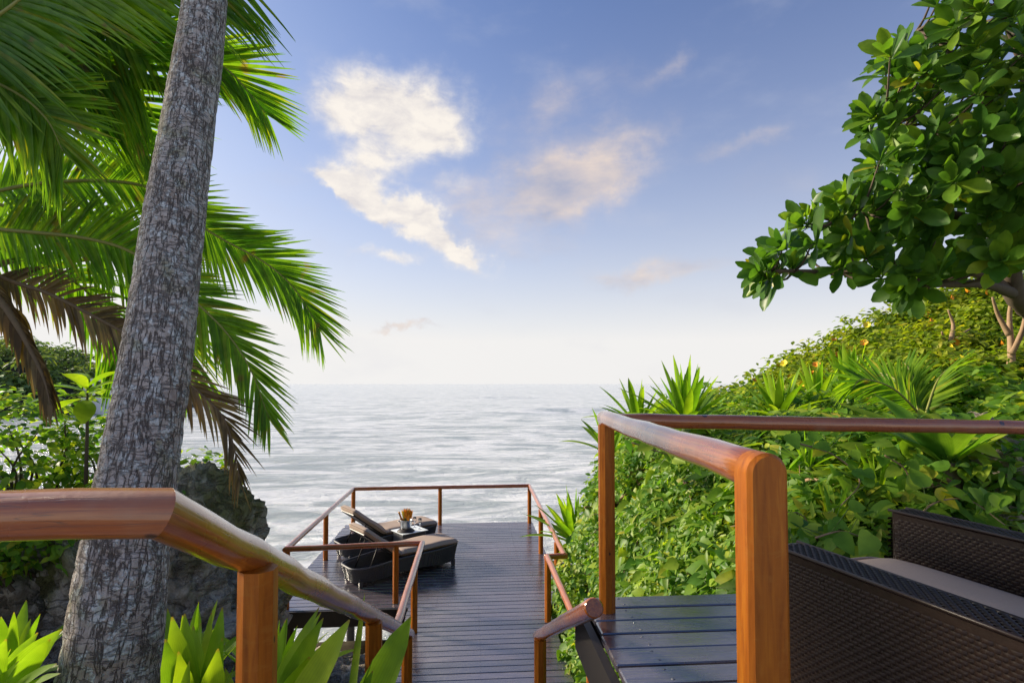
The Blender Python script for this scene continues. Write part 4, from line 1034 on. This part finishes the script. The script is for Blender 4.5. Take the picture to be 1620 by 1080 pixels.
# ------------------------------------------------------------------ ground cover of the bank
def bank_points(n, ylo, yhi, xlo, xhi):
    out = []
    while len(out) < n:
        x = rng.uniform(xlo, xhi, n*2); y = rng.uniform(ylo, yhi, n*2)
        z = zt(x, y); keep = (x > 1.25) & (z > -2.75)
        out += list(np.stack([x, y, z], 1)[keep])
    return np.array(out[:n])
def face_weight(p):
    h = .05; gxn = (zt(p[:, 0]+h, p[:, 1])-zt(p[:, 0]-h, p[:, 1]))/(2*h); gyn = (zt(p[:, 0], p[:, 1]+h)-zt(p[:, 0], p[:, 1]-h))/(2*h)
    n = np.stack([-gxn, -gyn, np.ones(len(p))], 1); sl = np.linalg.norm(n, axis=1); return n/sl[:, None], sl
def cover(name, label, mat, specs, thick=.28):
    Lv = Leaves()
    for n, ylo, yhi, xlo, xhi, tm, size, up in specs:
        p = bank_points(n*3, ylo, yhi, xlo, xhi); nn, sl = face_weight(p)
        idx = rng.random(len(p)) < np.clip(sl/3.0, .25, 1); p, nn = p[idx][:n], nn[idx][:n]
        lump = .5+.5*np.sin(p[:, 0]*3.1+1.3*np.sin(p[:, 1]*2.2))*np.sin(p[:, 1]*2.7+p[:, 2]*3)
        p = p+nn*(rng.random(len(p))**.6*thick*(.35+.9*lump))[:, None]
        near = ((p[:, 1] < 2.98) & (p[:, 2] > -.3)) | (((p[:, 0]-3.75)/.62)**2+((p[:, 1]-3.5)/.5)**2+((p[:, 2]-.2)/.6)**2 < 1.)
        p = p[~near]; nn = nn[~near]
        Rm = rand_rot(len(p), up, nn*.8+np.array([-.1, -.45, 0])); Lv.scatter(tm[0], tm[1], p, Rm, size*rng.uniform(.4, 1.0, len(p))**1.0*np.where(rng.random(len(p)) < .12, 1.9, 1.15))
    o = Lv.build(name, M[mat]); return tag(o, label, 'ground cover', kind='stuff')
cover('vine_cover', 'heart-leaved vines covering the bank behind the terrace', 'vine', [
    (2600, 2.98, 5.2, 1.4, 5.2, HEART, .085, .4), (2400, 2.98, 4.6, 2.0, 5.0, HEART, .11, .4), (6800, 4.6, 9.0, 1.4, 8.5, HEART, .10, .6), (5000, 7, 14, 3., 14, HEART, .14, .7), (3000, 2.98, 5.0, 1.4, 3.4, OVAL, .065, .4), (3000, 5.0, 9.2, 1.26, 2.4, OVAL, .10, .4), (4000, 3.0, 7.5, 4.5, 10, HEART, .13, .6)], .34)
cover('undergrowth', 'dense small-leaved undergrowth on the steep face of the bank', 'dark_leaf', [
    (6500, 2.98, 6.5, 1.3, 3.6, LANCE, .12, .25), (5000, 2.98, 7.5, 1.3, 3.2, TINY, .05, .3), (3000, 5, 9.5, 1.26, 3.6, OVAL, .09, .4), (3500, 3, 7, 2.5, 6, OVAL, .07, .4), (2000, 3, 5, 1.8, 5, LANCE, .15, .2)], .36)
# vines with big single leaves close to the terrace
def vine(pxs, d, n, size, label, seed):
    random.seed(seed); pts = [P(x, y, d+dd) for x, y, dd in pxs]; sp_ = spline(pts, 24)
    t_ = empty('vine', tuple(pts[0]), 0, label, 'vine', 'large-leaved vines trailing over the bank')
    MB().tube(sp_, list(np.linspace(.006, .003, 24)), 6).build('vine_stem', M['twig'], t_, smooth=True)
    for k in range(n):
        q = sp_[min(23, int((k+.5)/n*24))]; off = np.array([random.gauss(0, .07), random.gauss(0, .05), random.gauss(.03, .05)])
        nrm = unit(np.array([random.gauss(-.1, .35), -.75+random.gauss(0, .3), .75])); y = unit(np.cross(nrm, unit(rng.normal(size=3)))+np.array([0, 0, -.5])); y = unit(y-nrm*np.dot(y, nrm)); x = np.cross(y, nrm)
        s_ = size*random.uniform(.6, 1.15); V = HEART[0]@np.stack([x, y, nrm])*s_+q+off
        nobj('leaf', V, HEART[1], M['vine'], t_, True, np.full(len(V), random.random()))
        MB().tube([q, q+off], .002, 4).build('leaf_stalk', M['stem'], t_, smooth=True)
vine([(1440, 850, 0), (1470, 800, .1), (1530, 790, .1), (1590, 830, 0)], 3.0, 14, .13, 'heart-leaved vine hanging over the bank just behind the armchair', 1)
vine([(1400, 720, 0), (1430, 740, 0), (1450, 770, 0), (1500, 765, .1)], 3.3, 14, .11, 'heart-leaved vine below the fern on the bank', 2)
vine([(1260, 700, 0), (1320, 720, .05), (1360, 760, 0), (1330, 800, -.1)], 3.4, 18, .11, 'heart-leaved vine just right of the stout orange post', 3)
vine([(1000, 700, 0), (1060, 720, .1), (1120, 740, 0)], 4.3, 14, .11, 'heart-leaved vine framed between the two terrace posts', 4)
vine([(1290, 850, 0), (1330, 840, 0), (1365, 850, 0)], 3.0, 8, .12, 'short vine with broad leaves beside the seat cushion', 5)
# mixed bushes that break up the bank
CL = [(1010, 760, OVAL, .07, 'vine', .42, 'pale oval-leaved bush on the bank just right of the far terrace post'), (1075, 850, LANCE, .14, 'dark_leaf', .40, 'narrow-leaved bush low on the bank between the terrace posts'),
      (1140, 780, TINY, .055, 'vine', .36, 'fine-leaved bush on the bank beside the stout post'), (1120, 700, HEART, .09, 'vine', .40, 'heart-leaved bush under the sloping terrace rail'),
      (990, 860, TINY, .06, 'dark_leaf', .36, 'small-leaved dark bush at the foot of the far terrace post'), (1060, 920, LANCE, .11, 'vine', .30, 'bright narrow-leaved tuft behind the edge of the upper deck'),
      (1290, 700, HEART, .10, 'vine', .36, 'leafy mound just under the cross rail'), (1330, 790, LANCE, .15, 'vine', .34, 'narrow-leaved tuft between the stout post and the armchair'),
      (1420, 720, HEART, .10, 'dark_leaf', .34, 'dark heart-leaved mound below the cross rail near the fern'), (1200, 650, OVAL, .09, 'vine', .42, 'rounded bush beside the spiky clumps on the bank'),
      (1400, 650, OVAL, .09, 'vine', .40, 'rounded bush in front of the young palm'), (1560, 640, HEART, .10, 'vine', .45, 'broad bush below the pale crooked tree'), (915, 930, OVAL, .09, 'dark_leaf', .34, 'oval-leaved bush crowding the walkway railing'),
      (960, 800, HEART, .09, 'vine', .34, 'heart-leaved bush at the seaward edge of the bank'), (1120, 880, OVAL, .06, 'vine', .30, 'bright little bush on the shaded face of the bank'), (900, 985, TINY, .06, 'vine', .26, 'low leafy tuft beside the walkway planks')]
for k, (px, py, tm, sz, mt, r, lab) in enumerate(CL):
    p = on_terrain(px, py, 3.0, 14, .1); p[1] = max(p[1], 3.05+r*.7)
    zb = float(zt(p[0], p[1])); shrub_object('bush', (p[0], p[1], zb-.05), (p[0], p[1], max(zb+.12, p[2])), (r, r*.8, r*.75), int(620*(r/.36)**2*(.09/sz)**.8), tm, sz, mt, lab, 'bush', 'bushes on the bank', 7, stem_mat='twig', seed=600+k, toward=np.array([0, -.3, 0]))
tw = MB(); random.seed(8)
for k in range(70):
    px, py = random.uniform(960, 1420), random.uniform(690, 940); p = on_terrain(px, py, 3.0, 9, .12)
    if p[1] < 3.1: continue
    q = p+np.array([random.gauss(0, .2), random.gauss(-.05, .1), random.gauss(.1, .15)]); tw.tube(spline([p-np.array([0, 0, .15]), (p+q)/2+np.array([random.gauss(0, .05), -.05, .05]), q], 7), list(np.linspace(.006, .002, 7)), 5)
tag(tw.build('dry_twigs', M['twig'], None, smooth=True), 'thin pale twigs and stems tangled in the undergrowth', 'twigs', kind='stuff')
# leafy seedlings on the face
spots = [(1000, 900), (1040, 860), (1090, 930), (1130, 880), (1010, 820), (1070, 800), (1150, 820), (990, 940), (1100, 770), (930, 960), (1280, 790), (1310, 760), (1200, 690), (1150, 935), (1050, 940), (955, 860)]
for k, (px, py) in enumerate(spots):
    p = on_terrain(px, py, 3.0, 12); p[1] = max(p[1], 3.02)
    t_ = empty('seedling', tuple(p), 0, ('bright' if k % 2 == 0 else 'dark')+' green leafy seedling on the bank '+('framed between the two terrace posts' if 980 < px < 1180 else 'beside the armchair' if px >= 1180 else 'by the walkway railing'), 'seedling', 'seedlings on the face of the bank')
    random.seed(200+k); hgt = random.uniform(.14, .3); lean = np.array([random.gauss(0, .06), -random.uniform(.05, .16), hgt]); MB().tube([p-np.array([0, 0, .05]), p+lean], [.005, .003], 5).build('stem', M['stem'], t_)
    for q in range(14):
        s_ = (q+3)/17; a = q*2.4; V, Q = blade(p+lean*s_, (math.cos(a), math.sin(a), .45), (-math.cos(a)*.3, -math.sin(a)*.3-.3, 1), random.uniform(.09, .16), .045, [.15, .8, 1, .7, .05], .9, .3, 5)
        nobj('leaf', V, Q, M['dark_leaf'] if k % 2 else M['vine'], t_, True, np.full(len(V), random.random()))

# ------------------------------------------------------------------ hillside shrubs
def shrub_proto(seed, n, size, tm=OVAL):
    random.seed(seed); Lv = Leaves()
    for k in range(7):
        a = k*2.4; c = np.array([math.cos(a)*.5*(k/7)**.5, math.sin(a)*.5*(k/7)**.5, .55+.3*random.random()])
        q = leaf_cloud(n//7, c, (.5, .5, .42), tm, size, .7, .45); Lv.scatter(q[0][0], q[0][1], q[1], q[2], q[3])
    V = np.concatenate(Lv.V); return mesh_np('shrub_foliage', V, np.concatenate(Lv.Q), M['hill_leaf'], True, np.concatenate(Lv.A))
protos = [shrub_proto(s_, 1900, .115) for s_ in (1, 2, 3)]
stem_me = []
for s_ in range(2):
    random.seed(500+s_); mb = MB()
    for k in range(5):
        a = k*1.3+s_; mb.tube(spline([(0, 0, -.25), (math.cos(a)*.12, math.sin(a)*.12, .25), (math.cos(a)*.4, math.sin(a)*.4, .75)], 8), list(np.linspace(.025, .007, 8)), 6)
    o = mb.build('stems', M['twig'], None, smooth=True); stem_me.append(o.data); bpy.data.objects.remove(o)
fm = []
for mt in ('petal', 'petal_y'):
    L_ = Leaves()
    for q in range(5):
        b_ = q*1.2566; L_.blade((0, 0, 0), (math.cos(b_), math.sin(b_), .7), (-math.cos(b_), -math.sin(b_), 1), .07, .06, [.3, .9, 1, .7], .2, .2, 4)
    fm.append(mesh_np('flower', np.concatenate(L_.V), np.concatenate(L_.Q), M[mt], True, np.concatenate(L_.A)))
random.seed(77)
hs_spots = []
# crest line of the hill, then the slope below it
for px, py, d in ((1250, 598, 10), (1285, 575, 10.5), (1325, 550, 10.5), (1370, 528, 10.5), (1415, 508, 10.5), (1460, 488, 10.5), (1505, 470, 10.5), (1550, 455, 10.5), (1595, 445, 10.5), (1640, 440, 10.5), (1690, 430, 10.5)):
    hs_spots.append((px, py+38, d, .95))
for px, py, d in ((1300, 595, 9.2), (1350, 572, 9.3), (1400, 552, 9.2), (1450, 535, 9.2), (1500, 520, 9.2), (1550, 505, 9.2), (1610, 500, 9.2), (1670, 490, 9.2), (1390, 592, 8.2), (1440, 575, 8.0), (1490, 560, 8.1), (1545, 560, 8.0), (1600, 560, 7.9), (1660, 550, 8.0), (1480, 600, 7.2), (1530, 598, 7.1), (1585, 600, 7.0), (1640, 600, 7.0), (1205, 628, 9.5), (1160, 640, 9.0), (1760, 430, 10.5), (1840, 425, 10.5), (1920, 420, 10.5), (1750, 500, 9.2), (1840, 500, 9.2), (1740, 560, 8.), (1830, 570, 8.)):
    hs_spots.append((px, py+30, d, random.uniform(.7, .95)))
for k, (px, py, d, sc_) in enumerate(hs_spots):
    nf = random.choice((1, 2, 3, 4)); lab_h = 'hibiscus shrub with %s orange flower%s %s' % (('two', 'three', 'four', 'five')[nf-1], 's', 'on the crest of the hillside' if k < 11 else 'on the upper slope of the hillside' if k < 19 else 'on the lower slope under the broad-leaved tree' if k < 29 else 'where the hillside meets the sea view' if k < 31 else 'at the landward end of the hillside')
    p = P(px, py, d); g = min(float(zt(p[0], p[1])), p[2]-.35*sc_); base = np.array([p[0], p[1], p[2]-.55*sc_])
    t_ = empty('hillside_shrub', tuple(base), 0, lab_h, 'shrub', 'hibiscus shrubs on the hillside')
    f = link('foliage', protos[k % 3], t_); f.scale = (sc_*1.1,)*3; f.rotation_euler = (0, 0, random.random()*6.28); f['kind'] = 'stuff'
    s_ = link('stems', stem_me[k % 2], t_); s_.scale = (sc_,)*3; s_.rotation_euler = (0, 0, random.random()*6.28)
    for q in range(nf+1):
        a = random.uniform(2.6, 5.6); fo = link('flower', fm[random.random() < .4], t_)
        fo.location = (math.cos(a)*.62*sc_, math.sin(a)*.62*sc_, (.6+random.uniform(-.15, .55))*sc_); fo.rotation_euler = (R(60)*random.random()+.4, 0, random.gauss(0, .6))
# raise the hill under the shrubs
def hill_mesh():
    xs = np.linspace(3.0, 16, 60); ys = np.linspace(5.8, 15, 50); XX, YY = np.meshgrid(xs, ys)
    pts = np.array([P(px, py, d)-np.array([0, 0, .55*s_+.12]) for px, py, d, s_ in hs_spots]+[np.array([x, 5.0, .3]) for x in (3, 6, 9, 12)]+[np.array([3, y, .35]) for y in (7, 9, 11)])
    Wt = 1/(((XX[..., None]-pts[:, 0])**2+(YY[..., None]-pts[:, 1])**2)**1.6+.05)
    ZZ = (Wt*pts[:, 2]).sum(-1)/Wt.sum(-1)-.02
    ZZ = np.where(YY > 11.5, ZZ-(YY-11.5)*.9, ZZ)-np.clip(5.0-XX, 0, 3)*.55
    o = nobj('hill', np.stack([XX, YY, ZZ], -1).reshape(-1, 3), gridfaces(50, 60), M['soil']); tag(o, 'earth slope beneath the hillside shrubs', kind='structure')
hill_mesh()
# bare-stemmed small trees on the slope
for k, (px, py, d, forks, lab) in enumerate((
    (1598, 612, 6.6, [[(1598, 612), (1600, 560), (1597, 500), (1606, 440)], [(1600, 560), (1618, 520), (1625, 470)], [(1597, 530), (1580, 500), (1570, 470)], [(1578, 612), (1600, 590), (1635, 575)]], 'pale crooked bare-stemmed tree beneath the broad-leaved tree'),
    (1506, 575, 8.0, [[(1506, 580), (1504, 545), (1508, 515), (1500, 490)], [(1504, 545), (1520, 530), (1535, 520)], [(1506, 560), (1495, 540), (1490, 525)]], 'thin pale forked stem standing among the hillside shrubs'))):
    b_ = P(px, py, d); t_ = empty('bare_tree', tuple(b_), 0, lab, 'tree')
    for q, fk in enumerate(forks):
        pts = spline([P(x, y, d+.1*random.gauss(0, 1)*(i > 0)) for i, (x, y) in enumerate(fk)], 14)
        if q == 0: pts = [pts[0]-np.array([0, 0, .4])]+pts
        MB().tube(pts, list(np.linspace(.055 if q == 0 else .035, .012, len(pts))), 8, jit=.15).build('trunk' if q == 0 else 'limb', M['twig'], t_, smooth=True)

# ------------------------------------------------------------------ broad-leaved tree at the right
tb_ = P(1680, 600, 6.6)
tree = empty('broadleaf_tree', (tb_[0], tb_[1], float(zt(tb_[0], tb_[1]))), 0, 'broad-leaved tree with glossy clustered leaves leaning out over the bank', 'tree')
trunk_pts = [np.array([tb_[0], tb_[1], float(zt(tb_[0], tb_[1]))-.3]), P(1650, 520, 6.4), P(1605, 465, 6.1), P(1600, 400, 5.9), P(1610, 300, 5.8), P(1640, 150, 5.7), P(1680, -40, 5.6)]
MB().tube(spline(trunk_pts, 40), list(np.linspace(.12, .045, 40)), 14, jit=.22).build('trunk', M['branch'], tree, smooth=True)
limbs = [[(1605, 465, 6.1), (1540, 430, 5.8), (1440, 425, 5.5), (1330, 430, 5.2), (1220, 428, 5.0)], [(1600, 400, 5.9), (1540, 350, 5.5), (1440, 330, 5.2), (1330, 345, 5.0)],
         [(1605, 330, 5.8), (1540, 250, 5.4), (1450, 215, 5.1), (1400, 190, 5.0)], [(1612, 280, 5.8), (1560, 160, 5.4), (1500, 80, 5.2), (1450, 50, 5.1)],
         [(1605, 465, 6.1), (1560, 450, 5.5), (1500, 450, 5.2), (1450, 452, 5.0)], [(1620, 250, 5.7), (1620, 120, 5.2), (1580, 10, 5.0)], [(1600, 420, 5.9), (1590, 330, 5.1), (1560, 280, 4.8)],
         [(1640, 150, 5.7), (1720, 60, 5.4), (1800, 20, 5.2)], [(1605, 330, 5.8), (1700, 280, 5.4), (1790, 300, 5.2)]]
limb_pts = []
for k, lm in enumerate(limbs):
    pts = spline([P(*q) for q in lm], 26); limb_pts += pts[3:]
    MB().tube(pts, list(np.linspace(.06, .014, 26)), 9, jit=.12).build('limb', M['branch'], tree, smooth=True)
limb_arr = np.array(limb_pts)
poly = np.array([(1192, 425), (1225, 395), (1262, 362), (1290, 330), (1330, 312), (1345, 290), (1395, 262), (1375, 225), (1362, 175), (1400, 150), (1392, 95), (1430, 55), (1470, 20), (1480, -40), (1760, -60), (1780, 380), (1640, 405), (1560, 415), (1510, 420), (1475, 460), (1440, 462), (1415, 440), (1330, 432), (1240, 448)], float)
def inside(x, y):
    c = False; n = len(poly); j = n-1
    for i in range(n):
        xi, yi = poly[i]; xj, yj = poly[j]
        if (yi > y) != (yj > y) and x < (xj-xi)*(y-yi)/(yj-yi)+xi: c = not c
        j = i
    return c
random.seed(31)
ros = []; tries = 0
while len(ros) < 240 and tries < 30000:
    tries += 1; x, y = random.uniform(1185, 1780), random.uniform(-60, 465)
    if not inside(x, y): continue
    dd = random.choice((0, 0, 1)); d = 5.1-.5*math.exp(-((x-1600)/200)**2)+dd*random.uniform(.3, 1.1)+random.gauss(0, .12)
    if any((x-a)**2+(y-b_)**2 < (24 if dd_ == dd else 0)**2 for a, b_, _, dd_ in ros): continue
    ros.append((x, y, d, dd))
ros += [(1205, 428, 5.0, 0), (1228, 420, 5.05, 0), (1215, 440, 5.0, 0), (1450, 462, 5.0, 0), (1432, 452, 5.0, 0), (1272, 352, 5.0, 0), (1378, 180, 5.0, 0), (1402, 102, 5.0, 0), (1385, 262, 5.0, 0)]
core_c = P(1640, 300, 6.4)
OBO = [.12, .32, .62, .9, 1.0, .82, .2]
allv = []
twigs = MB()
for x, y, d, dd in ros:
    c = P(x, y, d); axis = unit(unit(c-core_c)+np.array([random.gauss(0, .3), random.gauss(0, .3), .55+random.gauss(0, .25)]))
    a_ = unit(np.cross(axis, (.3, .2, 1))); b2 = np.cross(axis, a_)
    src = limb_arr[np.argmin(((limb_arr-c)**2).sum(1))]
    twigs.tube(spline([src, (src+c)/2+np.array([0, 0, -.05]), c], 6), list(np.linspace(.014, .006, 6)), 5)
    nl = random.randint(8, 12); young = random.random() < .10
    for k in range(nl):
        e = (k+1)/nl; th = k*2.399+random.gauss(0, .15); tilt = .25+1.15*e
        d_ = axis*math.cos(tilt)+(a_*math.cos(th)+b2*math.sin(th))*math.sin(tilt)
        nr = axis*math.sin(tilt)-(a_*math.cos(th)+b2*math.sin(th))*math.cos(tilt)
        L_ = random.uniform(.19, .34)*(.72+.28*e)
        V, Q = blade(c-axis*.05*e, d_, nr, L_, L_*.42, OBO, .25+.25*e, .35, 6, .008, .1)
        allv.append((V, Q, .86+.06*random.random() if young else random.random()*.86, d, x))
twigs.build('twigs', M['branch'], tree, smooth=True)['kind'] = 'stuff'
vis = sorted(range(len(allv)), key=lambda i: (allv[i][4] > 1610, allv[i][3]))
top = set(vis[:300])
rest = Leaves()
for i, (V, Q, a, d, x) in enumerate(allv):
    if i in top: nobj('leaf', V, Q, M['big_leaf'], tree, True, np.full(len(V), a))
    else: rest.V.append(V); rest.Q.append(Q+rest.n); rest.A.append(np.full(len(V), a)); rest.n += len(V)
rest.build('foliage', M['big_leaf'], tree)['kind'] = 'stuff'

# ------------------------------------------------------------------ far headland
xs = np.linspace(-190, -62, 90); ys = np.linspace(95, 190, 50); XX, YY = np.meshgrid(xs, ys)
prof = 13.5*sst(-XX, 64, 105)*sst(YY, 95, 122)*(1-.25*sst(YY, 140, 190))
ZZ = SEA_Z-.5+prof+np.array([[mnoise.noise(Vector((x*.05, y*.05, 0)))*2. for x in xs] for y in ys])*np.clip(prof/6, 0, 1)
hd = nobj('headland', np.stack([XX, YY, ZZ], -1).reshape(-1, 3), gridfaces(50, 90), M['soil']); tag(hd, 'wooded headland across the bay behind the shrubs', kind='structure')
Lv = Leaves()
for k in range(260):
    x, y = random.uniform(-170, -64), random.uniform(96, 150); i = np.argmin(abs(xs-x)); j = np.argmin(abs(ys-y)); z = ZZ[j, i]
    if z < SEA_Z+.6: continue
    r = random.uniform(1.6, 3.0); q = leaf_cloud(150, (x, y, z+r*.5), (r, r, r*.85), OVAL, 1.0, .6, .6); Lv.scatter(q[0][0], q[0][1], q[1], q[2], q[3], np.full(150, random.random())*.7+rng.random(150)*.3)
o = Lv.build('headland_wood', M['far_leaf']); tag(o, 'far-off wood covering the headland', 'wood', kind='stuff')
for k, (px, py, d) in enumerate(((45, 562, 112), (72, 566, 115), (30, 574, 108))):
    c = P(px, py, d); t_ = empty('far_palm', (c[0], c[1], c[2]-6.5), 0, 'distant palm standing out of the wooded headland', 'palm tree', 'palms on the headland')
    MB().tube([(c[0], c[1], c[2]-6.5), c], [.22, .15], 6).build('trunk', M['branch'], t_)
    L_ = Leaves()
    for q in range(14):
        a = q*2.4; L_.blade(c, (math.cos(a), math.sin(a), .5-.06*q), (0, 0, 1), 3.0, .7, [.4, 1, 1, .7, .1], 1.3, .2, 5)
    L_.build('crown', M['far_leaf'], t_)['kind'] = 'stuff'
pc = atz(180, 624, SEA_Z+1.0); pc = P(181, 622, 108)
pv = empty('shore_pavilion', (pc[0], pc[1], SEA_Z-.3), 0, 'low white pavilion with a grey roof on the far shore', 'pavilion')
bz = pc[2]
MB().box((pc[0], pc[1], (bz+SEA_Z-.3)/2-.6), (9, 5, bz-SEA_Z)).build('platform', M['white_wall'], pv)
MB().box((pc[0], pc[1], bz+2.6), (9.6, 5.6, .5), None, .75).build('roof', M['roof'], pv)
for k in range(6): MB().box((pc[0]-4+1.6*k, pc[1]-2.2, bz+1.1), (.35, .35, 2.7)).build('column', M['white_wall'], pv)
